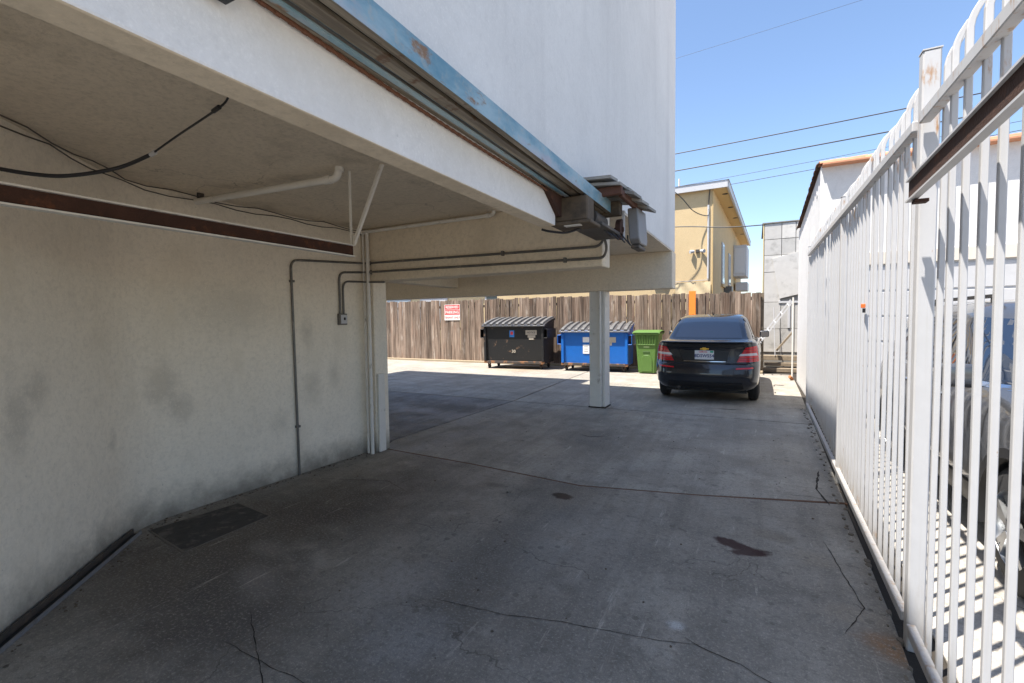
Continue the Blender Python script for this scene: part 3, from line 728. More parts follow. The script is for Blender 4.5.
build(MB().box(-1.245, -1.20, 3.09, 3.30, 2.48, 2.56), 'rust_bracket', M['rust'], gm)
build(MB().box(-1.22, -0.98, 3.75, 3.84, 2.46, 2.57), 'end_block', M['dark_board'], gm, bevel=0.006)
build(MB().box(-1.24, -0.99, 3.305, 3.95, 2.30, 2.325), 'base_plate', M['dark_metal'], gm, bevel=0.004)
build(MB().cyl((-1.12, 3.40, 2.39), (-1.12, 3.70, 2.39), 0.06, 20).cyl((-1.12, 3.70, 2.39), (-1.12, 3.745, 2.39), 0.04, 16), 'motor', M['dark_metal'], gm, smooth=True)
build(MB().cyl((-1.03, 3.88, 2.36), (-0.99, 3.88, 2.36), 0.085, 20).cyl((-1.06, 3.88, 2.36), (-0.98, 3.88, 2.36), 0.02, 10), 'sprocket', M['rust'], gm, smooth=True)
build(MB().box(-1.0, -0.98, 3.90, 3.93, 2.28, 2.52), 'steel_strap', M['grey_paint'], gm)
for k in range(4):
    a = Vector((-1.05 + 0.02 * k, 3.5 + 0.12 * k, 2.31))
    build(MB().tube(spline([a, a + Vector((0.06, 0.05, -0.05 - 0.01 * k)), a + Vector((0.02, 0.13, -0.03)), a + Vector((0.0, 0.2, 0.03))]), 0.006, 6), 'lead', M['cable'], gm, smooth=True)
build(MB().tube(spline([(-1.36, 3.06, 2.262), (-1.3, 3.08, 2.245), (-1.2, 3.15, 2.24), (-1.12, 3.3, 2.30)]), 0.009, 6), 'lead', M['cable'], gm, smooth=True)
# grey side cover with rounded lower edge
prof = [(3.97, 2.55), (4.30, 2.565), (4.32, 2.30), (4.28, 2.262), (4.04, 2.255), (3.98, 2.29)]
build(MB().extrude([(-0.975 + 0.05 * (2.62 - z), y, z) for y, z in prof], (0.085, 0, 0)), 'side_cover', M['grey_plastic'], gm, bevel=0.008)
build(MB().box(-0.955, -0.885, 4.03, 4.28, 2.22, 2.252), 'cover_foot', M['dark_metal'], gm, bevel=0.006)
build(MB().box(-1.23, -0.90, 3.50, 3.54, 2.555, 2.62), 'red_board', M['redboard'], gm, bevel=0.005)
build(MB().box(-0.935, -0.90, 3.545, 4.22, 2.545, 2.60), 'red_board', M['redboard'], gm, bevel=0.005)
for k, (x0, x1, y0, y1, z, a) in enumerate([(-1.245, -0.96, 3.42, 3.62, 2.675, 5), (-1.245, -0.90, 3.46, 3.74, 2.645, 9), (-1.245, -0.885, 3.66, 3.95, 2.66, 11), (-1.245, -0.88, 3.88, 4.12, 2.65, 10), (-1.245, -0.87, 4.06, 4.30, 2.66, 12),
                                         (-0.97, -0.83, 3.60, 3.86, 2.60, 24), (-0.97, -0.815, 3.82, 4.08, 2.595, 26), (-0.97, -0.80, 4.03, 4.32, 2.59, 27)]):
    dz = math.tan(R(a)) * (x1 - x0)
    build(MB().extrude([(x0, y0, z), (x1, y0, z - dz * 0.6), (x1, y1, z - dz * 0.6 + 0.02), (x0, y1, z + 0.02)], (0, 0, 0.022)), 'shingle', M['board_grey'], gm)

# ------------------------------------------------------------------ metal picket fence on the right
def tubebox(w, d, h, z0):
    return MB().box(-w / 2, w / 2, -d / 2, d / 2, z0, h)
ZT = lambda y: 2.545 + 0.0225 * (y - 2.85)        # upper face of the top rail
def picket_mesh():
    mb = MB(); w = 0.0108
    path = [(0, 0, 0.06), (0, 0, 1.2), (0, 0, 2.67)]
    path += [(0.005, 0, 2.70), (0.016, 0, 2.73), (0.036, 0, 2.765), (0.062, 0, 2.803)]
    rows = []
    for i, p in enumerate(path):
        a = Vector(path[max(0, i - 1)]); b = Vector(path[min(len(path) - 1, i + 1)]); t = (b - a).normalized()
        nx = Vector((t.z, 0, -t.x)); s = 0.35 if i == len(path) - 1 else 1
        p = Vector(p)
        rows.append([p + nx * w * s + Vector((0, w * s, 0)), p - nx * w * s + Vector((0, w * s, 0)), p - nx * w * s - Vector((0, w * s, 0)), p + nx * w * s - Vector((0, w * s, 0))])
    mb.grid(rows, closed=True); n = len(rows) * 4
    mb.f += [(3, 2, 1, 0), (n - 4, n - 3, n - 2, n - 1)]; mb.mi += [0, 0]
    return mb.mesh('picket', M['fence_paint'], bevel=0.0025)
PM = picket_mesh()
def fence_section(name, label, y0, y1, first, step, posts, cat, rail_gap=0.0):
    th = thing(name, (FX(y0), y0, 0), label, cat)
    L = Vector((FX(y0), y0, 0))
    y = first
    while y < y1 - 0.03:
        if all(abs(y - p) > 0.085 for p in posts):
            local_child('picket', PM, th, Vector((FX(y) + 0.012, y, rnd.uniform(-.006, .006) + (ZT(y) - ZT(2.85)))) - L, (0, R(rnd.uniform(-.25, .25)), R(-1.0)))
        y += step
    a, b = y0, y1
    def rail(nm, za, zb, w, h, dx):
        m = MB(); xs = (-w / 2 + dx, w / 2 + dx)
        m.add([(FX(a) + xs[0], a, za - h), (FX(a) + xs[1], a, za - h), (FX(b) + xs[1], b, zb - h), (FX(b) + xs[0], b, zb - h),
               (FX(a) + xs[0], a, za), (FX(a) + xs[1], a, za), (FX(b) + xs[1], b, zb), (FX(b) + xs[0], b, zb)],
              [(3, 2, 1, 0), (4, 5, 6, 7), (0, 1, 5, 4), (1, 2, 6, 5), (2, 3, 7, 6), (3, 0, 4, 7)])
        build(m, nm, M['fence_paint'], th, bevel=0.004)
    rail('top_rail', ZT(a), ZT(b), 0.045, 0.05, -0.014)
    rail('bottom_rail', 0.135, 0.135, 0.036, 0.05, -0.012)
    return th
fence = fence_section('picket_fence', 'long white metal picket fence with curved spikes running back along the drive', 2.905, 9.35, 3.02, 0.1545, (5.45,), 'fence')
gate = fence_section('picket_gate', 'nearest section of white metal pickets between the tall post and the right edge', 0.2, 2.795, 0.38, 0.15, (), 'gate')
# posts
for (par, y, w, h) in ((fence, 2.85, 0.068, 2.83), (fence, 5.45, 0.07, 2.75), (fence, 9.4, 0.07, 2.80)):
    b = MB().box(FX(y) - w / 2 + 0.012, FX(y) + w / 2 + 0.012, y - w / 2 + 0.003, y + w / 2 - 0.003, -0.02, h)
    po = build(b, 'post', M['fence_paint'], par, bevel=0.006)
    cap = MB().box(FX(y) - w / 2 + 0.010, FX(y) + w / 2 + 0.014, y - w / 2 + 0.001, y + w / 2 - 0.001, h + 0.0005, h + 0.006)
    build(cap, 'post_cap', M['fence_paint'], po)
# orange tag and lock plate on the far pickets
build(MB().box(FX(4.2) - 0.03, FX(4.2) - 0.006, 4.19, 4.225, 1.675, 1.705), 'orange_tag', m_plain('orange_plastic', (0.8, 0.17, 0.03), 0.5), fence, bevel=0.003)
build(MB().box(FX(4.2) - 0.02, FX(4.2) - 0.004, 4.20, 4.22, 1.64, 1.672), 'tag_bolt', M['dark_metal'], fence)
# plain grey kerb of dirt and broken concrete under the fence
dm = MB()
for i in range(70):
    y = 2.0 + i * 0.11 + rnd.uniform(-.04, .04); x = FX(y) - 0.05 + rnd.uniform(-.045, .03)
    r = rnd.uniform(0.006, 0.022)
    n = 6
    ring = [(x + r * rnd.uniform(.6, 1.3) * math.cos(2 * math.pi * k / n), y + r * 1.6 * rnd.uniform(.6, 1.3) * math.sin(2 * math.pi * k / n)) for k in range(n)]
    dm.prism(ring, -0.018, rnd.uniform(0.001, 0.012))
deb = build(dm, 'gravel', m_plain('grit', (0.15, 0.125, 0.095), 0.95, 0, 0.4, 30), None); struct(deb, 'stuff')
deb['label'] = 'crumbs of dirt and broken concrete along the foot of the metal fence'

lit = MB()
for i in range(260):
    u = rnd.random()
    if u < 0.45:
        t = rnd.random(); q = Vector(B_).lerp(Vector(C_), t); x_, y_ = q.x + 0.02 + abs(rnd.gauss(0, 0.07)), q.y
    elif u < 0.6:
        t = rnd.random(); q = Vector(B_).lerp(Vector(A_), t); x_, y_ = q.x + 0.11 + abs(rnd.gauss(0, 0.05)), q.y + 0.05
    else:
        x_, y_ = rnd.uniform(-3.8, 0.5), rnd.uniform(1.2, 7.5)
    r = rnd.uniform(0.003, 0.010) * (1 if u < 0.6 else 0.8); n = 5; a0 = rnd.random() * 6
    lit.prism([(x_ + r * rnd.uniform(.6, 1.5) * math.cos(a0 + 2 * math.pi * k / n), y_ + r * rnd.uniform(.6, 1.5) * math.sin(a0 + 2 * math.pi * k / n)) for k in range(n)], 0.0005, r * rnd.uniform(0.4, 1.0))
lo_ = build(lit, 'litter', m_plain('litter', (0.11, 0.085, 0.06), 0.95, 0, 0.6, 40), None); struct(lo_, 'stuff')
lo_['label'] = 'scattered grit and leaf crumbs on the driveway concrete'

# second steel channel, over the near pickets
rch = channel('gate_header_beam', 0.607, -0.4, 2.72, 2.135, 2.218, 0.012, -1, 'rusty steel channel with white flanges fixed to the near fence post, top right', zs=0.05 * 3.12, bk=0.02)
build(MB().box(0.612, 0.66, 2.64, 2.69, 2.112, 2.126), 'lug', M['rust'], rch)

# ------------------------------------------------------------------ wooden fence at the back
WY = 15.0
wf = thing('plank_fence', (-7, WY, 0), 'tall weathered grey-brown wooden plank fence across the back of the yard', 'fence')
L = Vector((-7, WY, 0))
pms = []
for k in range(6):
    w = 0.066 + 0.004 * (k % 3); ct = 0.007 + 0.005 * (k % 2)
    hh = 2.38
    poly = [(-w, 0.04), (w, 0.04), (w, hh - ct), (w - ct, hh), (-w + ct, hh), (-w, hh - ct)]
    mb = MB().extrude([(x, -0.009, z) for x, z in poly], (0, 0.018, 0)); pms.append(mb.mesh('plank', M['wood'], bevel=0.002))
x = -19.5
i = 0
while x < 0.16:
    s = 1.02 - 0.0028 * (x + 14) + rnd.uniform(-.008, .008)
    local_child('plank', pms[rnd.randrange(6)], wf, (x + 7, rnd.uniform(-.006, .006), rnd.uniform(-.02, .02)), (R(rnd.uniform(-.5, .5)), R(rnd.uniform(-.45, .45)), R(rnd.uniform(-1.5, 1.5))), (1, 1, s))
    x += rnd.choice((0.130, 0.133, 0.136, 0.139)) + (0.016 if rnd.random() < 0.12 else 0)
for zz in (0.35, 1.25, 2.1):
    pbox('fence_rail', M['board'], wf, -19.6, 0.18, WY + 0.022, WY + 0.062, zz, zz + 0.09)
for k in range(9):
    xx = -19.4 + k * 2.44
    pbox('fence_post', M['board'], wf, xx, xx + 0.09, WY + 0.063, WY + 0.153, 0, 2.3)
kb = build(MB().box(-19.6, 0.2, WY - 0.10, WY + 0.2, -0.05, 0.075), 'fence_kerb', m_stucco('kerb_concrete', (0.36, 0.29, 0.20), (0.26, 0.18, 0.10), grain=30, strength=0.6), wf, bevel=0.012)
op = build(MB().box(-1.79, -1.60, WY - 0.085, WY - 0.055, 0.08, 2.42), 'orange_board', m_plain('orange_paint', (0.86, 0.235, 0.028), 0.6, 0, 0.08, 6, 0.1, 60), None, bevel=0.004)
tag(op, 'bright orange upright board standing against the plank fence behind the parked sedan', 'board')
# parking sign
sg = thing('parking_sign', (-10.5, WY - 0.03, 1.9), 'red and white parking notice screwed to the plank fence', 'sign')
M['sign_red'] = m_plain('sign_red', (0.62, 0.045, 0.045), 0.5, 0, 0.08, 8)
M['sign_white'] = m_plain('sign_white', (0.74, 0.70, 0.66), 0.5, 0, 0.06, 8)
build(MB().box(-10.88, -10.14, WY - 0.036, WY - 0.028, 1.63, 2.24), 'plate', M['sign_white'], sg, bevel=0.002)
build(MB().box(-10.86, -10.16, WY - 0.0385, WY - 0.0362, 2.05, 2.225), 'red_band', M['sign_red'], sg)
build(MB().box(-10.86, -10.16, WY - 0.0385, WY - 0.0362, 1.845, 2.03), 'red_band', M['sign_red'], sg)
for body, zz, sz, mk in (('RESERVED', 2.135, 0.135, 'sign_white'), ('PARKING', 1.937, 0.155, 'sign_white'), ('TENANT ONLY', 1.73, 0.105, 'sign_red')):
    me = text_mesh('lettering', body, sz, M[mk], 0.0006)
    local_child('lettering', me, sg, (-0.01, -0.0102 if mk == 'sign_white' else -0.0075, zz - 1.9), (R(90), 0, 0))

# ------------------------------------------------------------------ dumpsters and bin
M['dump_rust'] = m_plain('rust_stained_steel', (0.05, 0.042, 0.038), 0.8, 0, 0.4, 9, 0.3, 60, dirt=(0.26, 0.12, 0.05), dirt_lo=0.48, dirt_hi=0.62, dscale=6)
def dumpster(loc, rz, W_, D, hf, hb, mat, label, lidmat, stickers, name='dumpster'):
    """front-loading dumpster: local x across, y to the back, origin front-left-ground corner centre"""
    th = thing(name, loc, label, 'dumpster', 'dumpsters by the plank fence')
    th.rotation_euler = (0, 0, rz)
    z0 = 0.20
    hw = W_ / 2
    def lc(mb, nm, m, par=th, **kw):
        o = local_child(nm, mb.mesh(nm, m, **kw), par); return o
    b = MB()
    # tapered tub: front leans out a little towards the top
    sec = [(0.05, z0), (0.0, hf), (D, hb), (D - 0.12, z0)]
    b.extrude([(-hw, y, z) for y, z in sec], (W_, 0, 0))
    tub = lc(b, 'tub', mat, bevel=0.008)
    # rims and stiffening ribs
    r = MB(); r.bar((-hw - 0.02, -0.012, hf - 0.04), (hw + 0.02, -0.012, hf - 0.04), 0.05, 0.07)
    r.bar((-hw - 0.012, 0.0, hf - 0.03), (-hw - 0.012, D, hb - 0.03), 0.045, 0.06)
    r.bar((hw + 0.012, 0.0, hf - 0.03), (hw + 0.012, D, hb - 0.03), 0.045, 0.06)
    lc(r, 'rim', mat, bevel=0.006)
    r = MB(); r.bar((-hw, 0.03, z0 + 0.02), (hw, 0.03, z0 + 0.02), 0.07, 0.08)
    lc(r, 'bottom_rail', M['dump_rust'], bevel=0.006)
    for s in (-1, 1):
        f = MB()        # hollow fork sleeve: four plates
        x0 = s * (hw + 0.002); x1 = s * (hw + 0.11)
        xa, xb = min(x0, x1), max(x0, x1)
        f.box(xa, xb, -0.03, D * 0.82, hf - 0.44, hf - 0.42); f.box(xa, xb, -0.03, D * 0.82, hf - 0.16, hf - 0.14)
        f.box(x1 - 0.008, x1 + 0.008, -0.03, D * 0.82, hf - 0.42, hf - 0.16)
        lc(f, 'fork_sleeve', mat, bevel=0.004)
        p = MB().bar((s * (hw - 0.05), 0.03 - 0.025, z0 + 0.06), (s * (hw - 0.05), -0.012, hf - 0.10), 0.08, 0.05, upv=(0, 1, 0))
        lc(p, 'corner_post', mat, bevel=0.006)
        for yy in (0.12, D - 0.26):
            cst = MB().box(-0.05, 0.05, -0.06, 0.06, z0 - 0.03, z0 + 0.0).box(-0.04, -0.028, -0.035, 0.045, 0.05, z0 - 0.03).box(0.028, 0.04, -0.035, 0.045, 0.05, z0 - 0.03)
            c = local_child('caster', cst.mesh('caster', M['dump_rust']), th, (s * (hw - 0.14), yy, 0))
            wm = MB().cyl((-0.025, 0.02, 0.075), (0.025, 0.02, 0.075), 0.075, 16).mesh('wheel', M['rubber'], smooth=True)
            local_child('wheel', wm, c)
    # two ribbed lids
    lx = hw + 0.05
    sl_ = (hb - hf) / D
    for k in range(2):
        xa = -lx + k * lx + 0.008; xb = xa + lx - 0.016
        pan = MB()
        n = 6
        zf = lambda y: hf + 0.015 + sl_ * y * 1.0 + 0.025 * math.sin(max(0, min(1, y / D)) * math.pi)
        ys = [-0.09] + [D * q / n for q in range(n + 1)]
        rows = [[(xa, y, zf(y) - (0.045 if i == 0 else 0)), (xb, y, zf(y) - (0.045 if i == 0 else 0))] for i, y in enumerate(ys)]
        rows2 = [[(p[0], p[1], p[2] - 0.02) for p in row] for row in rows]
        pan.grid(rows); pan.grid(rows2)
        pan.grid([rows[0], rows2[0]]); pan.grid([rows[-1], rows2[-1]])
        pan.grid([[r_[0] for r_ in rows], [r_[0] for r_ in rows2]]); pan.grid([[r_[1] for r_ in rows], [r_[1] for r_ in rows2]])
        lid = lc(pan, 'lid', lidmat)
        nr = 5
        for q in range(nr):
            xc = xa + (xb - xa) * (q + 0.5) / nr
            rb = MB()
            rr = [[(xc - 0.056, y, zf(y) + 0.002), (xc - 0.048, y, zf(y) + 0.05), (xc + 0.040, y, zf(y) + 0.05), (xc + 0.056, y, zf(y) + 0.002)] for y in ys[1:]]
            rr = [[(p[0], p[1] - 0.05, p[2] - 0.03) for p in rr[0]]] + rr
            rb.grid(rr); rb.grid([rr[0], [(p[0], p[1], p[2] - 0.03) for p in rr[0]]])
            lc(rb, 'lid_rib', M['rib_sheen'], par=lid, bevel=0)
    for (xc, zc, w, h, m, txt, tm, ts) in stickers:
        yy = 0.05 - 0.05 * (zc - z0) / (hf - z0) - 0.004
        st = lc(MB().box(xc - w / 2, xc + w / 2, yy - 0.002, yy + 0.001, zc - h / 2, zc + h / 2), 'sticker', m)
        if txt:
            me = text_mesh('lettering', txt, ts, tm, 0.0006)
            local_child('lettering', me, st, (xc, yy - 0.0035, zc), (R(90), 0, 0))
    return th
M['black_paint'] = m_plain('black_dumpster_paint', (0.007, 0.007, 0.0075), 0.6, 0, 0.4, 7, 0.15, 40, dirt=(0.14, 0.085, 0.055), dirt_lo=0.60, dirt_hi=0.72, dscale=5)
M['blue_paint'] = m_plain('blue_dumpster_paint', (0.004, 0.115, 0.45), 0.42, 0, 0.15, 5, 0.1, 40, dirt=(0.012, 0.07, 0.26), dirt_lo=0.58, dirt_hi=0.75, dscale=3)
M['lid'] = m_plain('dumpster_lid_plastic', (0.035, 0.035, 0.038), 0.24, 0, 0.3, 9, 0.1, 50, dirt=(0.20, 0.19, 0.18), dirt_lo=0.55, dirt_hi=0.75, dscale=4)
M['rib_sheen'] = m_plain('painted_rib_sheen', (0.13, 0.129, 0.127), 0.4, 0, 0.3, 9, 0.1, 50, dirt=(0.08, 0.08, 0.08), dirt_lo=0.5, dirt_hi=0.7, dscale=4)  # lighter ribs: sky reflection on their tops painted into the colour
M['st_blue'] = m_plain('sticker_blue', (0.03, 0.20, 0.55), 0.5, 0, 0.1)
M['st_tan'] = m_plain('sticker_faded', (0.42, 0.37, 0.30), 0.6, 0, 0.2, 12)
M['st_white'] = m_plain('sticker_white', (0.72, 0.71, 0.70), 0.5, 0, 0.08)
M['ink'] = m_plain('dark_ink', (0.07, 0.07, 0.08), 0.6, 0, 0.1)
dumpster((-7.02, 13.42, 0), R(6), 2.12, 1.15, 1.46, 1.66, M['black_paint'], 'black dumpster with ribbed lid and a small blue sticker', M['lid'],
         [(-0.05, 1.16, 0.17, 0.22, M['st_blue'], None, None, 0), (-0.05, 1.18, 0.09, 0.10, M['sign_red'], None, None, 0), (0.62, 1.20, 0.38, 0.15, M['st_tan'], 'NOTICE', M['ink'], 0.08), (0.63, 1.075, 0.26, 0.08, M['st_tan'], None, None, 0), (0.62, 1.0, 0.16, 0.06, M['st_tan'], None, None, 0), (0.0, 0.58, 0.15, 0.14, M['black_paint'], '30', M['st_tan'], 0.14)])
dumpster((-4.36, 13.62, 0), R(5), 2.06, 1.10, 1.27, 1.47, M['blue_paint'], 'blue dumpster with pale ribbed lid and white stickers behind the column', m_plain('grey_lid_plastic', (0.07, 0.07, 0.075), 0.24, 0, 0.3, 9, 0.1, 50, dirt=(0.3, 0.29, 0.28), dirt_lo=0.5, dirt_hi=0.7, dscale=4),
         [(-0.24, 0.98, 0.20, 0.16, M['st_white'], None, None, 0), (-0.24, 0.70, 0.20, 0.30, M['st_white'], '-----\n-----\n-----', M['ink'], 0.07), (0.50, 0.98, 0.34, 0.16, M['st_tan'], None, None, 0), (0.44, 0.86, 0.22, 0.09, M['st_tan'], None, None, 0), (0.40, 0.76, 0.16, 0.10, M['st_white'], None, None, 0)])
# green wheeled bin
gb = thing('wheelie_bin', (-2.79, 13.62, 0), 'green wheeled refuse bin with a lid beside the blue dumpster', 'bin')
M['green'] = m_plain('green_bin_plastic', (0.085, 0.175, 0.033), 0.5, 0, 0.12, 6, 0.1, 60, dirt=(0.06, 0.14, 0.012), dirt_lo=0.6, dirt_hi=0.8)
def lcg(mb, nm, m, par=gb, **kw):
    return local_child(nm, mb.mesh(nm, m, **kw), par)
lv = [(0.03, 0.245, 0.23), (0.10, 0.255, 0.24), (0.75, 0.30, 0.30), (0.98, 0.325, 0.33), (1.15, 0.345, 0.35)]
rows = []
for z, a, b_ in lv:
    c = 0.05
    rows.append([(-a + c, 0, z), (a - c, 0, z), (a, c, z), (a, 2 * b_ - c, z), (a - c, 2 * b_, z), (-a + c, 2 * b_, z), (-a, 2 * b_ - c, z), (-a, c, z)])
bb = MB().grid([[(p[0], p[1] + (0.37 - (r_[5][1]) / 2) * 0.6 , p[2]) for p in r_] for r_ in rows], closed=True)
lcg(bb, 'body', M['green'])
fy = lambda z: (0.37 - {0.03: .46, 0.10: .48, 0.75: .60, 0.98: .66, 1.15: .70}.get(z, 0.6) / 2) * 0.6
def bin_y(z):
    for (za, _, ba), (zb, _, b2) in zip(lv[:-1], lv[1:]):
        if za <= z <= zb:
            t = (z - za) / (zb - za); v = ba + (b2 - ba) * t
            return (0.37 - v) * 0.6
    return 0.02
rim = MB().box(-0.375, 0.375, -0.045, 0.74, 1.14, 1.19)
lcg(rim, 'rim', M['green'], bevel=0.012)
hood = MB()
hr = []
for y, z in ((-0.06, 1.195), (-0.05, 1.225), (0.1, 1.255), (0.45, 1.27), (0.74, 1.25), (0.79, 1.20)):
    hr.append([(-0.385, y, z - 0.02), (-0.34, y, z), (0.34, y, z), (0.385, y, z - 0.02)])
hood.grid(hr); hood.grid([[(p[0], p[1], min(p[2], 1.193)) for p in r_] for r_ in hr])
lcg(hood, 'lid', M['green'])
for k in range(8):
    xx = -0.26 + k * 0.52 / 7
    lcg(MB().bar((xx * 0.93, bin_y(0.86) - 0.012, 0.86), (xx, bin_y(1.12) - 0.014, 1.12), 0.028, 0.028, upv=(0, 1, 0)), 'rib', M['green'], bevel=0.004)
lcg(MB().bar((-0.26, bin_y(0.85) - 0.01, 0.85), (0.26, bin_y(0.85) - 0.01, 0.85), 0.03, 0.025), 'ledge', M['green'], bevel=0.004)
pn = MB()
pp = [(-0.155, 0.07), (-0.155, 0.40), (-0.12, 0.50), (-0.06, 0.55), (0.06, 0.55), (0.12, 0.50), (0.155, 0.40), (0.155, 0.07)]
pn.extrude([(x_, bin_y(z) - 0.02, z) for x_, z in pp], (0, 0.02, 0)); lcg(pn, 'front_panel', M['green'], bevel=0.006)
lcg(MB().box(-0.10, 0.10, bin_y(0.62) - 0.006, bin_y(0.62) + 0.01, 0.59, 0.66), 'grip_recess', m_plain('dark_green_plastic', (0.03, 0.075, 0.01), 0.6), bevel=0.004)
lcg(MB().box(-0.08, 0.08, bin_y(0.78) - 0.006, bin_y(0.78) + 0.01, 0.77, 0.80), 'emblem', m_plain('pale_green', (0.42, 0.55, 0.25), 0.6), bevel=0.003)
for s in (-1, 1):
    lcg(MB().cyl((s * 0.27, 0.55, 0.13), (s * 0.33, 0.55, 0.13), 0.13, 20), 'wheel', M['rubber'], smooth=True)

# ------------------------------------------------------------------ cars (lofted through horizontal outlines)
def interp(tab, z):
    if z <= tab[0][0]: return tab[0][1:]
    for a, b in zip(tab[:-1], tab[1:]):
        if z <= b[0]:
            t = (z - a[0]) / (b[0] - a[0])
            return tuple(p + (q - p) * t for p, q in zip(a[1:], b[1:]))
    return tab[-1][1:]
NRr, NC, NS, NF = 10, 6, 22, 10
def outline(tab, z):
    """half outline from rear centre round the right side to front centre: list of (x, y)"""
    yr, yf, w, rc, cr, cf, fc = interp(tab, z)       # rear y, front y, half width, rear corner radius, rear crown, front crown, front corner radius
    pts = []
    xr = w - rc
    for i in range(NRr):
        x = xr * i / NRr; pts.append((x, yr + cr * (x / w) ** 2))
    yb_ = yr + cr * (xr / w) ** 2
    for i in range(NC + 1):
        a = math.pi / 2 * i / NC
        pts.append((xr + rc * math.sin(a), yb_ + rc * 1.35 * (1 - math.cos(a))))
    xf = w - fc; yfb = yf - cf * (xf / w) ** 2
    ya, yz = yb_ + rc * 1.35, yfb - fc * 1.4
    for i in range(1, NS):
        t = i / NS
        pts.append((w + 0.012 * math.sin(math.pi * t), ya + (yz - ya) * t))
    for i in range(NC + 1):
        a = math.pi / 2 * i / NC
        pts.append((xf + fc * math.cos(a), yz + fc * 1.4 * math.sin(a)))
    for i in range(1, NF + 1):
        x = xf * (1 - i / NF); pts.append((x, yf - cf * (x / w) ** 2))
    return pts
def full_ring(tab, z):
    h = outline(tab, z)
    return [(x, y, z) for x, y in h] + [(-x, y, z) for x, y in h[-2:0:-1]]
def rear_pt(tab, x, z, out=0.0):
    h = outline(tab, z); ax = abs(x)
    for a, b in zip(h[:NRr + NC], h[1:NRr + NC + 1]):
        if a[0] <= ax <= b[0] + 1e-9:
            t = (ax - a[0]) / max(1e-6, b[0] - a[0])
            return (x, a[1] + (b[1] - a[1]) * t - out, z)
    return (x, h[NRr + NC][1] - out, z)
def rear_patch(tab, quad, out, nu=8, nv=6):
    """patch on the rear face: quad of (x, z) corners bl, br, tr, tl, lifted by out"""
    (a, b, c, d_) = quad; rows = []
    for j in range(nv + 1):
        v = j / nv; row = []
        for i in range(nu + 1):
            u = i / nu
            x_ = (a[0] * (1 - u) + b[0] * u) * (1 - v) + (d_[0] * (1 - u) + c[0] * u) * v
            z_ = (a[1] * (1 - u) + b[1] * u) * (1 - v) + (d_[1] * (1 - u) + c[1] * u) * v
            row.append(rear_pt(tab, x_, z_, out))
        rows.append(row)
    return MB().grid(rows)
def side_pt(tab, y, z, s, out=0.0):
    h = outline(tab, z)[NRr + NC // 2: NRr + NC + NS + NC]
    for a, b in zip(h[:-1], h[1:]):
        if a[1] <= y <= b[1]:
            t = (y - a[1]) / max(1e-6, b[1] - a[1]); return (s * (a[0] + (b[0] - a[0]) * t + out), y, z)
    e = h[0] if y < h[0][1] else h[-1]
    return (s * (e[0] + out), y, z)
def side_patch(tab, poly_lo, poly_hi, s, out, n=10, nv=6):
    """poly_lo and poly_hi: functions t -> (y, z) of lower and upper edge"""
    rows = []
    for j in range(nv + 1):
        v = j / nv; row = []
        for i in range(n + 1):
            t = i / n; l = poly_lo(t); u = poly_hi(t)
            row.append(side_pt(tab, l[0] + (u[0] - l[0]) * v, l[1] + (u[1] - l[1]) * v, s, out))
        rows.append(row)
    return MB().grid(rows)
def front_patch(tab, z0, z1, x0, x1, out, n=8, nv=6):
    rows = []
    for j in range(nv + 1):
        z = z0 + (z1 - z0) * j / nv; h = outline(tab, z)[NRr + NC + NS:]
        row = []
        for i in range(n + 1):
            x = x0 + (x1 - x0) * i / n; y = h[-1][1]
            for a, b in zip(h[:-1], h[1:]):
                if b[0] <= abs(x) <= a[0]:
                    t = (abs(x) - b[0]) / max(1e-6, a[0] - b[0]); y = b[1] + (a[1] - b[1]) * t
            row.append((x, y + out, z))
        rows.append(row)
    return MB().grid(rows)
def cut(me, cutters):
    """boolean-cut cylinders (wheel wells) out of a mesh, returns a new mesh"""
    ob = bpy.data.objects.new('tmp', me); COL.objects.link(ob); cs = []
    for mb in cutters:
        c = bpy.data.objects.new('tmpc', mb.mesh('tmpc', M['rubber'])); COL.objects.link(c); cs.append(c)
        md = ob.modifiers.new('b', 'BOOLEAN'); md.operation = 'DIFFERENCE'; md.object = c; md.solver = 'EXACT'
    bpy.context.view_layer.update()
    nm = bpy.data.meshes.new_from_object(ob.evaluated_get(bpy.context.evaluated_depsgraph_get()))
    for c in cs: bpy.data.objects.remove(c)
    bpy.data.objects.remove(ob)
    for p in nm.polygons: p.use_smooth = True
    nm.set_sharp_from_angle(angle=R(38))
    return nm
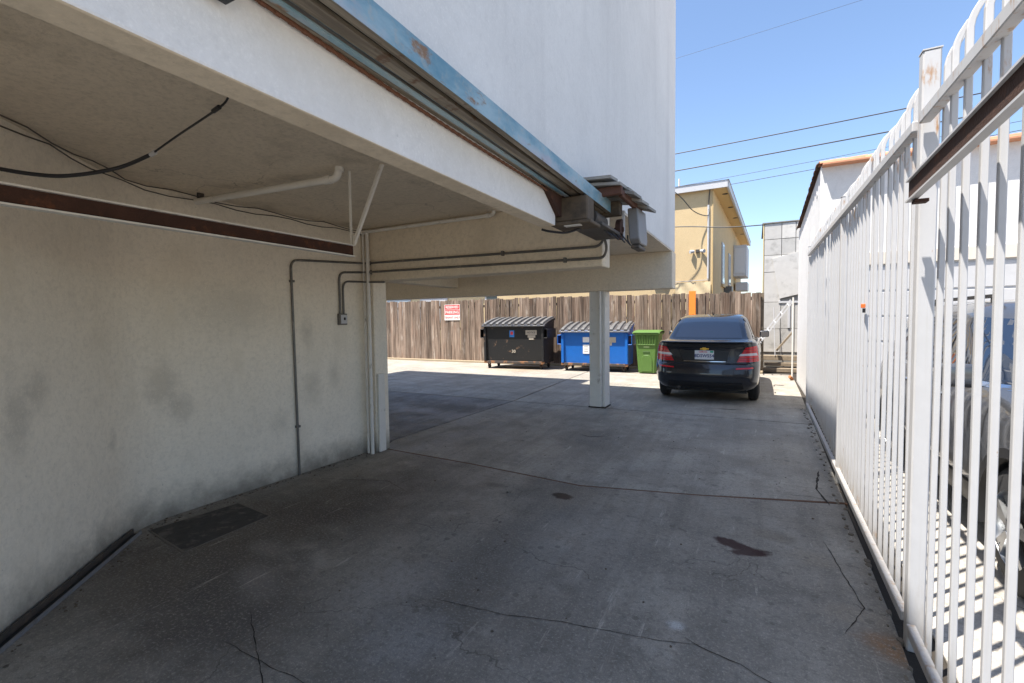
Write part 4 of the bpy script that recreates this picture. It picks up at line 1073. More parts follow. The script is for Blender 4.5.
def wheel(par, x, y, r, wd, s, rimmat, spokes=5):
    wm = MB(); prof = [(0.0, r * 0.62), (0.02, r * 0.66), (0.02, r * 0.90), (0.035, r * 0.97), (0.06, r), (wd - 0.06, r), (wd - 0.035, r * 0.97), (wd - 0.02, r * 0.9), (wd, r * 0.6)]
    n = 36
    rows = [[(s * (-wd / 2 + q[0]), q[1] * math.cos(2 * math.pi * k / n), q[1] * math.sin(2 * math.pi * k / n)) for k in range(n)] for q in prof]
    wm.grid(rows, closed=True)
    w = local_child('wheel', wm.mesh('wheel', M['rubber'], smooth=True), par, (x, y, r))
    rm = MB(); xo = s * (wd / 2 - 0.008)
    rr = [[(xo + s * dx, q * math.cos(2 * math.pi * k / n), q * math.sin(2 * math.pi * k / n)) for k in range(n)] for q, dx in ((r * 0.68, 0.0), (r * 0.62, 0.004), (r * 0.58, -0.05))]
    rm.grid(rr, closed=True); rm.add([(xo - s * 0.06, r * 0.6 * math.cos(2 * math.pi * k / n), r * 0.6 * math.sin(2 * math.pi * k / n)) for k in range(n)], [tuple(range(n))], 1)
    for k in range(spokes):
        a = 2 * math.pi * k / spokes + 0.2
        for da in (-0.13, 0.13):
            c0 = Vector((xo - s * 0.005, 0.05 * math.cos(a), 0.05 * math.sin(a))); c1 = Vector((xo - s * 0.012, r * 0.61 * math.cos(a + da), r * 0.61 * math.sin(a + da)))
            rm.bar(c0, c1, 0.035, 0.03, upv=(1, 0, 0))
    rm.cyl((xo - s * 0.03, 0, 0), (xo + s * 0.004, 0, 0), 0.06, 14)
    local_child('rim', rm.mesh('rim', [rimmat, M['rubber']], smooth=True), w)
    return w

M['car_paint'] = m_plain('dark_blue_grey_car_paint', (0.013, 0.016, 0.023), 0.25, 0.35, 0.06, 4, coat=1.0)
M['car_black'] = m_plain('black_trim', (0.012, 0.012, 0.013), 0.45, 0, 0.1)
M['chrome'] = m_plain('chrome', (0.75, 0.76, 0.78), 0.12, 1.0, 0.03)
M['alloy'] = m_plain('alloy', (0.42, 0.43, 0.44), 0.3, 0.9, 0.05)
M['red_lens'] = m_plain('red_lens', (0.60, 0.008, 0.018), 0.12, 0, 0.1, coat=0.6)
M['clear_lens'] = m_plain('clear_lens', (0.62, 0.55, 0.56), 0.15, 0, 0.05, coat=0.6)
M['car_glass'] = m_plain('tinted_glass', (0.006, 0.012, 0.026), 0.02, 0, 0.02)
M['car_glass'].node_tree.nodes['Principled BSDF'].inputs['Specular IOR Level'].default_value = 1.0
M['car_glass'].node_tree.nodes['Principled BSDF'].inputs['IOR'].default_value = 1.75
M['gold'] = m_plain('gold_badge', (0.72, 0.42, 0.06), 0.3, 0.5, 0.05)

K = 1.10          # sedan scale
#          z    rear  front  halfw  rc   crown fcrown fc
SED = [(0.20, 0.20, 4.25, 0.72, 0.20, 0.10, 0.20, 0.25),
       (0.26, 0.10, 4.33, 0.79, 0.22, 0.12, 0.20, 0.28),
       (0.34, 0.025, 4.38, 0.835, 0.24, 0.13, 0.22, 0.30),
       (0.48, 0.0, 4.40, 0.855, 0.25, 0.13, 0.22, 0.32),
       (0.60, 0.02, 4.39, 0.86, 0.25, 0.13, 0.22, 0.32),
       (0.655, 0.045, 4.38, 0.862, 0.25, 0.13, 0.22, 0.32),
       (0.68, 0.10, 4.36, 0.862, 0.24, 0.12, 0.22, 0.32),
       (0.78, 0.115, 4.30, 0.86, 0.24, 0.12, 0.24, 0.34),
       (0.90, 0.12, 4.05, 0.848, 0.23, 0.12, 0.26, 0.40),
       (0.975, 0.105, 3.72, 0.825, 0.22, 0.13, 0.28, 0.42),
       (1.015, 0.085, 3.52, 0.805, 0.20, 0.16, 0.30, 0.42),
       (1.035, 0.13, 3.45, 0.785, 0.20, 0.18, 0.30, 0.42),
       (1.045, 0.58, 3.38, 0.755, 0.16, 0.05, 0.30, 0.30),
       (1.06, 0.62, 3.34, 0.735, 0.15, 0.05, 0.30, 0.30),
       (1.30, 1.00, 2.90, 0.655, 0.15, 0.06, 0.26, 0.26),
       (1.42, 1.24, 2.62, 0.605, 0.16, 0.08, 0.24, 0.24),
       (1.475, 1.48, 2.36, 0.55, 0.18, 0.10, 0.20, 0.24),
       (1.50, 1.72, 2.10, 0.40, 0.15, 0.08, 0.12, 0.16)]
def car_body(tab, zlist, name, mat):
    rings = [full_ring(tab, z) for z in zlist]
    mb = MB().grid(rings, closed=True)
    n = len(rings[0]); t = (len(rings) - 1) * n
    mb.f.append(tuple(range(n - 1, -1, -1))); mb.mi.append(0)
    mb.f.append(tuple(t + k for k in range(n))); mb.mi.append(0)
    return mb.mesh(name, mat, smooth=True)
def zs_dense(tab, step=0.035):
    out = []
    for a, b in zip(tab[:-1], tab[1:]):
        n = max(1, int((b[0] - a[0]) / step)); out += [a[0] + (b[0] - a[0]) * k / n for k in range(n)]
    return out + [tab[-1][0]]
CX, CY = -0.85, 9.27
sed = thing('parked_sedan', (CX, CY, 0), 'dark blue-grey four-door sedan parked with its rear to the drive', 'car')
sed.scale = (K * 0.985, K, K * 1.025); sed.rotation_euler = (0, 0, R(-0.5))
def sc_(mb, nm, m, par=sed, **kw):
    return local_child(nm, mb.mesh(nm, m, **kw), par)
wy = (0.80, 3.32)
bme = cut(car_body(SED, zs_dense(SED), 'body', M['car_paint']), [MB().cyl((s * 0.52, y, 0.31), (s * 1.2, y, 0.31), 0.355, 40) for s in (-1, 1) for y in wy])
local_child('body', bme, sed)
for s in (-1, 1):
    for y in wy:
        w_ = wheel(sed, s * 0.755, y, 0.315, 0.20, s, M['alloy'])
# glass
rw = MB()
def gp(x, z, out=0.006):
    p = rear_pt(SED, x, z, out); return p
rows = []
for j in range(9):
    z = 1.075 + (1.425 - 1.075) * j / 8
    w = 0.655 - 0.10 * j / 8
    rows.append([gp(-w + 2 * w * i / 12, z) for i in range(13)])
sc_(MB().grid(rows), 'rear_window', M['car_glass'], smooth=True)
for s in (-1, 1):
    for k, (ya, yb2, yc, yd) in enumerate([(1.02, 1.90, 1.28, 1.92), (1.99, 3.10, 1.99, 2.62)]):
        sc_(side_patch(SED, lambda t, a=ya, b=yb2: (a + (b - a) * t, 1.075), lambda t, a=yc, b=yd: (a + (b - a) * t, 1.415 if True else 0), s, 0.006), 'side_window', M['car_glass'], smooth=True)
sc_(front_patch(SED, 1.08, 1.44, -0.5, 0.5, 0.006), 'windscreen', M['car_glass'], smooth=True)
# rear face
sc_(rear_patch(SED, [(-0.50, 0.70), (0.50, 0.70), (0.62, 0.955), (-0.62, 0.955)], 0.004, 16, 8), 'boot_lid', M['car_paint'], smooth=True)
sc_(rear_patch(SED, [(-0.36, 0.715), (0.36, 0.715), (0.40, 0.885), (-0.40, 0.885)], 0.008, 16, 5), 'plate_recess', M['car_black'], smooth=True)
sc_(rear_patch(SED, [(-0.62, 0.945), (0.62, 0.945), (0.63, 0.995), (-0.63, 0.995)], 0.012, 16, 3), 'spoiler_shadow_strip', M['car_black'], smooth=True)
lip = []
for z, o in ((1.0, 0.012), (1.012, 0.05), (1.03, 0.055), (1.042, 0.02), (1.045, -0.10)):
    lip.append([tuple(Vector(rear_pt(SED, -0.74 + 1.48 * i / 20, 1.0, o)) + Vector((0, 0, z - 1.0))) for i in range(21)])
sc_(MB().grid(lip), 'spoiler', M['car_paint'], smooth=True)
sc_(rear_patch(SED, [(-0.40, 0.895), (0.40, 0.895), (0.42, 0.925), (-0.42, 0.925)], 0.016, 14, 2), 'trim_bar', M['car_paint'], smooth=True)
sc_(rear_patch(SED, [(-0.34, 0.70), (0.34, 0.70), (0.34, 0.708), (-0.34, 0.708)], 0.012, 14, 1), 'chrome_strip', M['chrome'])
for s in (-1, 1):
    q = [(s * 0.50, 0.70), (s * 0.845, 0.71), (s * 0.81, 0.965), (s * 0.64, 0.935)]
    lamp = sc_(rear_patch(SED, q, 0.010, 10, 6), 'tail_light', M['red_lens'], smooth=True)
    q2 = [(s * 0.535, 0.80), (s * 0.82, 0.81), (s * 0.805, 0.85), (s * 0.565, 0.835)]
    sc_(rear_patch(SED, q2, 0.016, 10, 2), 'clear_band', M['clear_lens'], par=lamp, smooth=True)
    for (za, zb2) in ((0.755, 0.762), (0.862, 0.868), (0.905, 0.911)):
        sc_(rear_patch(SED, [(s * 0.53, za), (s * 0.83, za + 0.008), (s * 0.83, zb2 + 0.008), (s * 0.53, zb2)], 0.0135, 8, 1), 'lens_line', M['car_black'], par=lamp)
    q3 = [(s * 0.50, 0.722), (s * 0.845, 0.732), (s * 0.845, 0.737), (s * 0.50, 0.727)]
    sc_(rear_patch(SED, q3, 0.013, 8, 1), 'lens_edge', M['car_black'], par=lamp)
    sc_(rear_patch(SED, [(s * 0.50, 0.585), (s * 0.76, 0.60), (s * 0.76, 0.625), (s * 0.50, 0.61)], 0.006, 6, 2), 'reflector', M['red_lens'])
    mir = sc_(MB().box(s * 0.84, s * 1.02, 2.62, 2.72, 1.02, 1.15), 'mirror', M['car_paint'], bevel=0.025, seg=3, smooth=True)
    sc_(MB().box(s * 0.865, s * 1.0, 2.613, 2.619, 1.035, 1.135), 'mirror_glass', M['car_glass'], par=mir)
    sc_(side_patch(SED, lambda t: (1.0 + 2.1 * t, 0.86), lambda t: (1.0 + 2.1 * t, 0.875), s, 0.003), 'crease_line', M['car_paint'], smooth=True)
    for y in (1.55, 2.55):
        sc_(MB().box(s * 0.872 - 0.012, s * 0.872 + 0.012, y - 0.09, y + 0.09, 0.93, 0.955), 'door_handle', M['car_paint'], bevel=0.008)
for s in (-1, 1):      # panel gaps round the boot lid and bumper
    sc_(rear_patch(SED, [(s * 0.495, 0.695), (s * 0.505, 0.695), (s * 0.645, 0.965), (s * 0.632, 0.965)], 0.0125, 2, 8), 'panel_gap', M['car_black'])
    sc_(rear_patch(SED, [(s * 0.36, 0.712), (s * 0.385, 0.712), (s * 0.47, 0.89), (s * 0.43, 0.89)], 0.014, 3, 8), 'lid_facet', M['car_paint'], smooth=True)
sc_(rear_patch(SED, [(-0.80, 0.668), (0.80, 0.668), (0.80, 0.676), (-0.80, 0.676)], 0.004, 20, 1), 'panel_gap', M['car_black'])
sc_(rear_patch(SED, [(-0.62, 0.255), (0.62, 0.255), (0.60, 0.36), (-0.60, 0.36)], 0.006, 14, 3), 'lower_bumper', M['car_black'], smooth=True)
sc_(rear_patch(SED, [(-0.56, 0.44), (0.60, 0.44), (0.64, 0.452), (-0.58, 0.452)], 0.008, 14, 1), 'bumper_crease', M['car_paint'])
sc_(MB().cyl((-0.42, 0.12, 0.25), (-0.42, 0.35, 0.25), 0.03, 12), 'exhaust', M['dark_metal'], smooth=True)
sc_(MB().box(-0.66, 0.66, 0.30, 4.0, 0.17, 0.22), 'underbody', M['car_black'])
sc_(MB().cyl((0, 1.75, 1.49), (0, 1.62, 1.545), 0.012, 8, r2_=0.006).box(-0.02, 0.02, 1.70, 1.82, 1.488, 1.502), 'aerial', M['car_black'])
# badge and number plate
bd = MB(); yb3 = rear_pt(SED, 0, 0.91, 0.026)[1]
bow = [(-0.085, -0.018), (-0.03, -0.018), (-0.03, -0.034), (0.036, -0.034), (0.036, -0.018), (0.078, -0.018), (0.09, 0.018), (0.03, 0.018), (0.03, 0.034), (-0.036, 0.034), (-0.036, 0.018), (-0.074, 0.018)]
bd.extrude([(x_ * 0.85, yb3, 0.912 + z_ * 0.7) for x_, z_ in bow], (0, 0.012, 0)); sc_(bd, 'badge', M['gold'], bevel=0.002)
pyy = rear_pt(SED, 0, 0.79, 0.018)[1]
npl = sc_(MB().box(-0.155, 0.155, pyy, pyy + 0.006, 0.735, 0.885), 'number_plate', M['st_white'], bevel=0.002)
local_child('lettering', text_mesh('lettering', '8DSW554', 0.074, m_plain('plate_navy', (0.03, 0.04, 0.16), 0.5)), npl, (0, pyy - 0.0015, 0.795), (R(90), 0, 0))
local_child('lettering', text_mesh('lettering', 'California', 0.035, M['sign_red']), npl, (-0.02, pyy - 0.0015, 0.862), (R(90), 0, 0))
sc_(MB().box(0.095, 0.145, pyy - 0.002, pyy - 0.0005, 0.85, 0.88), 'plate_sticker', m_plain('sticker_green', (0.02, 0.35, 0.2), 0.5), par=npl)

# SUV beyond the metal fence, nose towards the street (built nose at +y, then turned round)
SUV = [(0.24, 0.16, 4.55, 0.80, 0.16, 0.08, 0.16, 0.20),
       (0.34, 0.03, 4.66, 0.875, 0.18, 0.10, 0.18, 0.24),
       (0.55, 0.0, 4.70, 0.905, 0.20, 0.10, 0.20, 0.28),
       (0.80, 0.02, 4.68, 0.915, 0.20, 0.10, 0.20, 0.30),
       (0.95, 0.05, 4.55, 0.90, 0.20, 0.10, 0.22, 0.34),
       (1.06, 0.07, 4.05, 0.875, 0.20, 0.10, 0.26, 0.36),
       (1.12, 0.09, 3.66, 0.855, 0.20, 0.10, 0.28, 0.36),
       (1.15, 0.12, 3.52, 0.835, 0.18, 0.10, 0.28, 0.30),
       (1.40, 0.26, 3.12, 0.765, 0.18, 0.10, 0.26, 0.28),
       (1.60, 0.40, 2.78, 0.70, 0.18, 0.10, 0.24, 0.26),
       (1.70, 0.58, 2.52, 0.63, 0.18, 0.10, 0.20, 0.24),
       (1.735, 0.85, 2.20, 0.48, 0.16, 0.08, 0.14, 0.18)]
M['suv_paint'] = m_plain('grey_suv_paint', (0.075, 0.078, 0.085), 0.3, 0.5, 0.05, 4, coat=1.0)
suv = thing('parked_suv', (2.23, 7.38, 0), 'grey sport utility vehicle parked behind the near pickets', 'car')
suv.rotation_euler = (0, 0, math.pi)
def su_(mb, nm, m, par=suv, **kw):
    return local_child(nm, mb.mesh(nm, m, **kw), par)
swy = (0.98, 3.72)
sme = cut(car_body(SUV, zs_dense(SUV, 0.05), 'body', M['suv_paint']), [MB().cyl((s * 0.55, y, 0.36), (s * 1.3, y, 0.36), 0.42, 40) for s in (-1, 1) for y in swy])
local_child('body', sme, suv)
for s in (-1, 1):
    for y in swy: wheel(suv, s * 0.80, y, 0.37, 0.23, s, M['alloy'], 5)
    for (a, b, c, d_) in [(0.62, 1.30, 0.95, 1.30), (1.36, 2.30, 1.36, 2.28), (2.38, 3.30, 2.38, 2.72)]:
        su_(side_patch(SUV, lambda t, a=a, b=b: (a + (b - a) * t, 1.16), lambda t, c=c, d_=d_: (c + (d_ - c) * t, 1.60 - 0.03 * abs(t - .3)), s, 0.006), 'side_window', M['car_glass'], smooth=True)
    su_(side_patch(SUV, lambda t: (0.6 + 2.75 * t, 1.128), lambda t: (0.6 + 2.75 * t, 1.158), s, 0.008, 20, 2), 'window_trim', M['chrome'], smooth=True)
    su_(side_patch(SUV, lambda t: (1.42 + 1.86 * t, 0.26), lambda t: (1.42 + 1.86 * t, 0.46), s, 0.012, 20, 3), 'rocker_cladding', M['car_black'], smooth=True)
    for y in (1.34, 2.35, 3.32):
        su_(side_patch(SUV, lambda t, y=y: (y - 0.004 + 0.008 * t, 0.42), lambda t, y=y: (y - 0.004 + 0.008 * t, 1.13), s, 0.002, 1, 8), 'door_gap', M['car_black'])
    mi_ = su_(MB().box(s * 0.90, s * 1.10, 3.08, 3.20, 1.12, 1.28), 'mirror', M['suv_paint'], bevel=0.03, seg=3, smooth=True)
    for y in (1.5, 2.5):
        su_(MB().box(s * 0.915 - 0.015, s * 0.915 + 0.015, y - 0.1, y + 0.1, 0.98, 1.01), 'door_handle', M['chrome'], bevel=0.01)
    hl = su_(front_patch(SUV, 0.78, 0.93, s * 0.45, s * 0.86, 0.008), 'headlight', M['clear_lens'], smooth=True)
    for y in swy:
        am = MB(); rows = []
        for k in range(25):
            a = R(-14 + 208 * k / 24)
            rows.append([(s * 0.885, y + 0.40 * math.cos(a), 0.36 + 0.40 * math.sin(a)), (s * 0.925, y + 0.415 * math.cos(a), 0.36 + 0.415 * math.sin(a)), (s * 0.925, y + 0.475 * math.cos(a), 0.36 + 0.475 * math.sin(a)), (s * 0.89, y + 0.49 * math.cos(a), 0.36 + 0.49 * math.sin(a))])
        su_(am.grid(rows), 'arch_trim', M['car_black'], smooth=True)
su_(front_patch(SUV, 1.17, 1.62, -0.66, 0.66, 0.006), 'windscreen', M['car_glass'], smooth=True)
su_(front_patch(SUV, 0.55, 0.86, -0.42, 0.42, 0.008), 'grille', M['car_black'], smooth=True)
su_(MB().box(-0.72, 0.72, 0.3, 4.35, 0.2, 0.26), 'underbody', M['car_black'])
for s in (-1, 1):
    su_(MB().bar((s * 0.52, 0.75, 1.765), (s * 0.52, 2.35, 1.765), 0.03, 0.03).box(s * 0.52 - 0.012, s * 0.52 + 0.012, 0.8, 0.86, 1.70, 1.76).box(s * 0.52 - 0.012, s * 0.52 + 0.012, 2.2, 2.26, 1.69, 1.76), 'roof_rail', M['car_black'])

# ------------------------------------------------------------------ white stucco building on the right
ns = thing('stucco_building', (3.5, 11.3, 0), 'white stucco outbuilding with terracotta tile coping behind the metal fence', 'building')
NX, NY0, NY1 = 0.93, 9.25, 13.6
zt = lambda y: 4.10 - 0.085 * (y - NY0)
wall = MB().add([(NX, NY0, -0.05), (7.5, NY0, -0.05), (7.5, NY1, -0.05), (NX, NY1, -0.05), (NX, NY0, zt(NY0)), (7.5, NY0, zt(NY0)), (7.5, NY1, zt(NY1)), (NX, NY1, zt(NY1))],
                [(3, 2, 1, 0), (4, 5, 6, 7), (0, 1, 5, 4), (1, 2, 6, 5), (2, 3, 7, 6), (3, 0, 4, 7)])
build(wall, 'wall', M['neigh_stucco'], ns, bevel=0.02)
# barrel tiles along front and side
def tile_mesh(l=0.34, r=0.085):
    mb = MB(); rows = []
    for y, k in ((-l / 2, 1.0), (l / 2, 0.86)):
        rows.append([(r * k * math.cos(R(180 * i / 10)), y, r * k * math.sin(R(180 * i / 10))) for i in range(11)])
    inner = [[(p[0] * 0.86, p[1], p[2] * 0.86 - 0.002) for p in row] for row in rows]
    mb.grid(rows); mb.grid(inner); mb.grid([rows[0], inner[0]]); mb.grid([rows[1], inner[1]])
    return mb.mesh('roof_tile', M['tile'], smooth=True)
TM = tile_mesh()
base = Vector((3.5, 11.3, 0))
xx = NX + 0.02
while xx < 7.4:          # front coping: tiles run along the wall top, overlapping
    local_child('roof_tile', TM, ns, Vector((xx + 0.12, NY0 + 0.02, 4.115)) - base, (R(3), 0, R(-90 + rnd.uniform(-2, 2))), (1.3, 1, 0.7)); xx += 0.30
yy = NY0 + 0.2
M['old_tile'] = m_plain('weathered_tile', (0.17, 0.105, 0.075), 0.9, 0, 0.35, 12, 0.4, 50, objvar=0.25)
TM2 = TM.copy(); TM2.materials.clear(); TM2.materials.append(M['old_tile'])
while yy < NY1:
    local_child('roof_tile', TM2, ns, Vector((NX + 0.0, yy, zt(yy) + 0.005)) - base, (R(-4), 0, R(rnd.uniform(-3, 3))), (0.85, 0.9, 0.8)); yy += 0.28
# projecting tile eave board over the front
build(MB().box(NX + 0.01, 7.45, NY0 - 0.16, NY0 + 0.17, 4.055, 4.10), 'coping', M['tile'], ns, bevel=0.01)
# ribbed garage door in the front face
gd = build(MB().box(1.35, 6.4, NY0 - 0.02, NY0 + 0.05, 0.0, 2.42), 'garage_door', m_plain('grey_door_paint', (0.46, 0.46, 0.47), 0.6, 0, 0.06), ns)
for k in range(6):
    b = MB().box(1.37, 6.38, NY0 - 0.032, NY0 - 0.021, 0.02 + k * 0.40, 0.385 + k * 0.40)
    build(b, 'door_panel', M['grey_paint'], gd, bevel=0.005)
build(MB().box(1.2, 6.55, NY0 - 0.06, NY0 - 0.001, 2.421, 2.62), 'lintel', m_plain('lintel_paint', (0.62, 0.57, 0.50), 0.8, 0, 0.1), ns, bevel=0.006)
# small patched window and vent on the side face
build(MB().box(NX - 0.012, NX + 0.01, 10.15, 10.7, 2.75, 3.25), 'patch', m_plain('patch_paint', (0.74, 0.74, 0.75), 0.7, 0, 0.05), ns, bevel=0.004)
build(MB().cyl((NX - 0.01, 9.75, 3.72), (NX + 0.02, 9.75, 3.72), 0.05, 14), 'vent', M['grey_paint'], ns)

# ------------------------------------------------------------------ grey panelled shed with stair at the end of the drive
gs = thing('panel_shed', (1.2, 16.4, 0), 'tall grey shed of patched cement panels at the end of the drive', 'shed')
SY = 16.0
M['cement'] = m_plain('cement_panel', (0.48, 0.465, 0.44), 0.85, 0, 0.15, 5, 0.3, 30, dirt=(0.29, 0.28, 0.26), dirt_lo=0.5, dirt_hi=0.75, dscale=2.5, objvar=0.14)
M['seam'] = m_plain('seam_filler', (0.26, 0.25, 0.23), 0.9)
build(MB().box(0.20, 3.4, SY, SY + 3.0, -0.03, 4.40), 'wall', M['seam'], gs)
cols_ = [0.205, 0.66, 1.02, 1.6, 2.2, 2.8, 3.39]
rows_ = [0.55, 1.25, 2.05, 2.95, 3.45, 3.92, 4.39]
for i in range(6):
    for j in range(6):
        if i in (1, 2) and j == 2: continue
        build(MB().box(cols_[i] + 0.008, cols_[i + 1] - 0.008, SY - 0.02 - 0.006 * rnd.random(), SY - 0.001, rows_[j] + 0.008, rows_[j + 1] - 0.008), 'panel', M['cement'], gs, bevel=0.003)
build(MB().box(0.17, 0.20, SY - 0.03, SY + 0.02, -0.02, 4.42), 'corner_board', m_plain('yellowed_board', (0.56, 0.45, 0.25), 0.8), gs)
build(MB().box(0.15, 3.45, SY - 0.05, SY + 3.0, 4.401, 4.43), 'roof', M['board_grey'], gs)
lp = build(MB().extrude([(0.42, SY - 0.06, 3.35), (1.25, SY - 0.06, 3.55), (1.25, SY - 0.06, 2.3), (0.62, SY - 0.06, 2.15)], (0, 0.025, 0)), 'loose_panel', M['cement'], gs, bevel=0.003)
build(MB().box(0.60, 1.5, SY - 0.045, SY - 0.022, 2.02, 2.08), 'ledge', M['grey_paint'], gs)
build(MB().box(0.84, 0.90, SY - 0.05, SY - 0.022, 1.28, 2.02), 'mullion', M['white'], gs)
for k, (z, h, x0) in enumerate([(0.0, 0.12, 0.22), (0.17, 0.10, 0.24), (0.33, 0.14, 0.20)]):
    o = build(MB().box(x0, 1.7, SY - 0.55 + 0.12 * k, SY - 0.30 + 0.1 * k, z, z + h), 'timber', M['board'], None, bevel=0.01)
    tag(o, ['bottom timber of the stack at the foot of the shed', 'middle timber of the stack at the foot of the shed', 'top timber of the stack at the foot of the shed'][k], 'timber', 'timbers at the foot of the shed')
# diagonal ladder leaning from the drive up to the wall
ld = thing('ladder', (0.6, 14.9, 0), 'white metal ladder leaning diagonally against the stucco wall', 'ladder')
la, lb = Vector((-0.10, 14.35, 0.60)), Vector((0.86, 14.25, 2.0))
la = la + (la - lb) * 0.43
off = Vector((-0.03, 0.30, 0.07))
for o in (Vector((0, 0, 0)), off):
    build(MB().bar(la + o, lb + o, 0.025, 0.035), 'stile', M['white'], ld)
for k in range(9):
    p = la.lerp(lb, (k + 0.5) / 9)
    build(MB().cyl(p, p + off, 0.014, 8), 'rung', M['white'], ld)
pr = build(MB().bar((0.55, SY - 0.35, 0.62), (0.95, SY - 0.28, 1.15), 0.05, 0.05), 'prop_board', M['board'], None)
tag(pr, 'short board propped on the timbers below the shed wall', 'board')
st_ = build(MB().cyl((0.52, SY - 0.32, 0.47), (0.47, SY - 0.22, 1.9), 0.012, 8), 'thin_pole', M['grey_paint'], None)
tag(st_, 'thin upright metal pole leaning before the shed', 'pole')
dpp = thing('downpipe', (0.86, 13.75, 0), 'white pipe standing at the far corner of the stucco wall', 'pipe')
build(MB().cyl((0.84, 13.72, 0.0), (0.84, 13.72, 2.1), 0.02, 10), 'pipe', M['white_old'], dpp, smooth=True)
build(MB().cyl((0.84, 13.66, 0.02), (0.78, 13.58, 0.10), 0.04, 10), 'shoe', M['rust_light'], dpp, smooth=True)

# ------------------------------------------------------------------ yellow house beyond the plank fence
hs = thing('yellow_house', (-1.38, 18, 0), 'two-storey yellow stucco house with white eaves beyond the plank fence', 'house')
hs.rotation_euler = (0, 0, R(-2.0))
def hc_(mb, nm, m, par=hs, **kw):
    return local_child(nm, mb.mesh(nm, m, **kw), par)
HD = 15.0
hc_(MB().box(-9, 0, 0, HD, 0, 6.15), 'wall', M['house'])
roof = MB(); e = 0.48
ef = 0.14
hc_(MB().box(-9.6, e - 0.04, -ef + 0.04, HD + e, 6.16, 6.20), 'soffit', m_plain('soffit_yellow', (0.60, 0.43, 0.20), 0.8, 0, 0.06))
hc_(MB().box(-9.6, e + 0.001, -ef - 0.03, -ef + 0.039, 6.12, 6.36), 'eave_board', M['white'])
hc_(MB().box(e - 0.039, e + 0.03, -ef + 0.041, HD + e, 6.12, 6.36), 'eave_board', M['white'])
roof.add([(-9.7, -ef - 0.05, 6.361), (e + 0.05, -ef - 0.05, 6.361), (e + 0.05, HD + e, 6.361), (-9.7, HD + e, 6.361), (-4.5, 5, 7.3), (-4.5, HD - 5, 7.3)],
         [(0, 1, 4), (1, 2, 5, 4), (2, 3, 5), (3, 0, 4, 5), (3, 2, 1, 0)])
hc_(roof, 'roof', m_plain('roof_shingles', (0.33, 0.27, 0.21), 0.95, 0, 0.25, 20, 0.5, 30))
hc_(MB().cyl((-1.25, 0.6, 6.35), (-1.25, 0.6, 6.85), 0.035, 8), 'vent_pipe', M['grey_paint'])
for k in range(5):
    hc_(MB().cyl((0.30, 1.0 + k * 2.4, 6.157), (0.30, 1.0 + k * 2.4, 6.152), 0.10, 12), 'soffit_vent', M['rubber'])
hc_(MB().box(-0.02, 0.015, -0.015, 0.02, 0, 6.15), 'corner_trim', m_plain('corner_yellow', (0.50, 0.36, 0.17), 0.8))
for (y, w, z0, z1) in ((3.0, 0.9, 3.0, 4.7), (6.0, 0.9, 3.1, 4.6)):
    wdw = hc_(MB().box(0.001, 0.05, y, y + w, z0, z1), 'window', M['white'], bevel=0.004)
    hc_(MB().box(0.051, 0.056, y + 0.08, y + w - 0.08, z0 + 0.08, z1 - 0.08), 'pane', M['glass_bright'], par=wdw)
    hc_(MB().box(0.001, 0.09, y - 0.08, y + w + 0.08, z0 - 0.12, z0 - 0.001), 'sill', M['house'], par=wdw)
hc_(MB().box(0.001, 0.32, 4.1, 4.75, 2.55, 2.95), 'air_conditioner', M['conduit'], bevel=0.01)
bx2 = hc_(MB().box(0.001, 0.62, 9.0, 11.2, 3.75, 5.35), 'bay', m_plain('bay_grey_paint', (0.52, 0.53, 0.55), 0.7, 0, 0.05), bevel=0.01)
hc_(MB().box(0.05, 0.57, 8.98, 8.999, 3.9, 5.2), 'bay_panel', m_plain('bay_panel_paint', (0.60, 0.61, 0.63), 0.6, 0, 0.05), par=bx2)
hc_(MB().box(0.1, 0.66, 9.3, 10.6, 3.0, 3.45), 'air_conditioner', M['grey_paint'], bevel=0.02)
hc_(MB().cyl((-0.14, -0.035, 3.0), (-0.14, -0.035, 5.6), 0.035, 8), 'service_mast', M['grey_paint'], smooth=True)
hc_(MB().cyl((-0.14, -0.035, 5.6), (-0.10, -0.035, 6.13), 0.02, 8), 'service_mast', M['dark_metal'], smooth=True)
lmp = hc_(MB().box(-0.56, -0.44, -0.06, -0.001, 3.95, 4.07), 'flood_light', M['dark_metal'], bevel=0.01)
for dx in (-0.12, 0.12):
    hc_(MB().cyl((-0.50 + dx, -0.05, 4.0), (-0.50 + dx * 2.0, -0.14, 3.98), 0.05, 10, r2_=0.07), 'lamp_head', M['white'], par=lmp, smooth=True)
hc_(MB().box(-2.1, -1.62, -0.16, -0.001, 3.05, 3.55), 'meter_box', M['white_old'], bevel=0.01)
hc_(MB().tube(spline([(-1.62, -0.06, 3.3), (-1.5, -0.06, 3.0), (-1.62, -0.06, 2.7), (-1.72, -0.06, 2.9)]), 0.02, 6), 'lead', M['cable'])
# sheet hung over the lower wall
sheet = MB(); rows = []
for j in range(9):
    rows.append([(-1.25 + 1.20 * i / 14, -0.05 - 0.025 * math.sin(i * 1.7 + j * 0.6) - 0.02 * math.sin(j * 1.3 + i), 1.9 + 0.125 * j) for i in range(15)])
sh_ = hc_(sheet.grid(rows), 'wall_sheet', m_plain('pale_yellow_sheet', (0.62, 0.50, 0.31), 0.6, 0, 0.08), smooth=True)
hc_(MB().bar((-1.6, -0.05, 2.93), (-0.12, -0.05, 2.96), 0.02, 0.02), 'sheet_rail', M['white'])

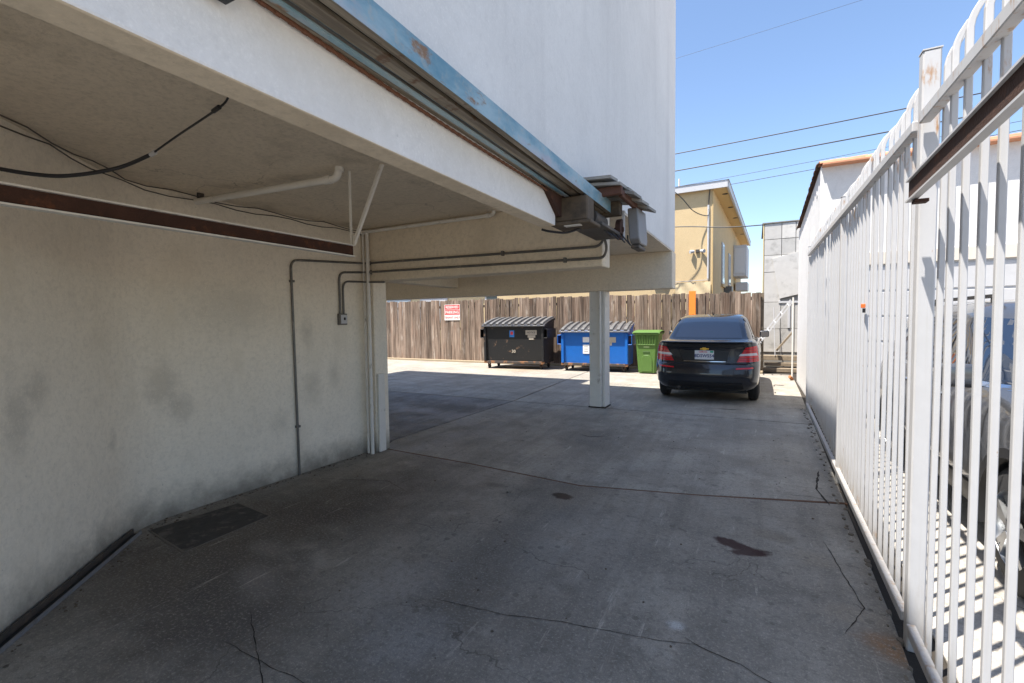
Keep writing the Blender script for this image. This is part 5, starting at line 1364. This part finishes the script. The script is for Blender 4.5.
# long low house behind the fence, seen in the slot under the beam
lh = thing('cream_house', (-10, 21, 0), 'long cream house showing just above the plank fence under the carport beam', 'house')
build(MB().box(-24, -5.2, 21, 29, 0, 4.2), 'wall', m_stucco('cream_house_stucco', (0.74, 0.60, 0.36), None, grain=30, strength=0.2), lh)
build(MB().add([(-24.5, 20.5, 4.2), (-4.8, 20.5, 4.2), (-4.8, 29.5, 4.2), (-24.5, 29.5, 4.2), (-20, 25, 6.0), (-9, 25, 6.0)], [(0, 1, 5, 4), (1, 2, 5), (2, 3, 4, 5), (3, 0, 4), (3, 2, 1, 0)]), 'roof', M['tile'], lh)
for (xa, xb, mk) in ((-19.4, -17.6, 'glass_bright'), (-16.9, -15.0, 'white'), (-12.6, -11.4, 'glass'), (-10.6, -9.3, 'glass_bright'), (-7.9, -6.2, 'glass')):
    w_ = build(MB().box(xa, xb, 20.93, 20.999, 1.5, 3.3), 'window', M['white'], lh, bevel=0.01)
    build(MB().box(xa + 0.1, xb - 0.1, 20.92, 20.929, 1.6, 3.2), 'pane', M[mk], w_)
build(MB().box(-8.2, -6.0, 20.2, 20.92, 3.0, 3.12), 'awning', m_plain('green_awning', (0.10, 0.22, 0.16), 0.7), lh)
# roofs far off on the right side of the yellow house and a low hill
hill = MB(); rows = []
for j, (y, zz) in enumerate(((260, -1), (300, 15), (340, 19), (400, -1))):
    rows.append([(-260 + 20 * i, y, max(-1, zz * (0.75 + 0.25 * math.sin(i * 0.7) + 0.12 * math.sin(i * 1.9)))) for i in range(40)])
struct(build(hill.grid(rows), 'hill', m_plain('dry_hillside', (0.24, 0.17, 0.12), 0.95, 0, 0.3, 0.05), None, smooth=True))

# ------------------------------------------------------------------ overhead wires
def ow(a, b, r, sag, label, grp='overhead utility wires'):
    a, b = Vector(a), Vector(b); dv = b - a
    a2, b2 = a - dv * 1.2, b + dv * 2.0
    P = []
    for k in range(33):
        t = k / 32; p = a2.lerp(b2, t); p.z -= sag * 4 * t * (1 - t) - sag * 0.9; P.append(p)
    o = build(MB().tube(P, r, 6), 'utility_wire', M['wire'], None, smooth=True)
    tag(o, label, 'wire', grp)
ow((-3.849, 25, 9.877), (5.386, 25, 10.191), 0.024, 0.25, 'upper of the two thick dark overhead wires crossing the sky')
ow((-3.385, 22, 8.138), (4.755, 22, 8.444), 0.024, 0.2, 'lower of the two thick dark overhead wires crossing the sky')
ow((-4.612, 30, 9.545), (5.099, 30, 10.096), 0.012, 0.2, 'thin grey overhead wire below the two thick ones')
ow((-2.614, 26, 8.191), (2.951, 26, 8.505), 0.014, 0.1, 'faint lowest overhead wire passing just above the yellow house eave')
ow((-4.641, 30, 17.169), (3.914, 30, 17.674), 0.007, 0.2, 'faint hair-thin wire high in the sky')
w_ = build(MB().tube(spline([(-6.5, 17.2, 4.95), (-2.608, 17.0, 4.773), (-0.9, 16.6, 4.52), (0.22, 16.0, 4.38)]), 0.018, 6), 'utility_wire', M['wire'], None, smooth=True)
tag(w_, 'dark cable running from behind the carport to the grey shed corner', 'wire')
w_ = build(MB().tube(spline([(-4.5, 16.5, 7.4), (-2.6, 17.2, 6.05), (-2.0, 17.7, 5.40), (-1.55, 17.93, 5.22), (-1.52, 17.95, 5.45)]), 0.016, 6), 'service_drop', M['wire'], None, smooth=True)
tag(w_, 'black service cable looping down to the yellow house mast', 'wire')
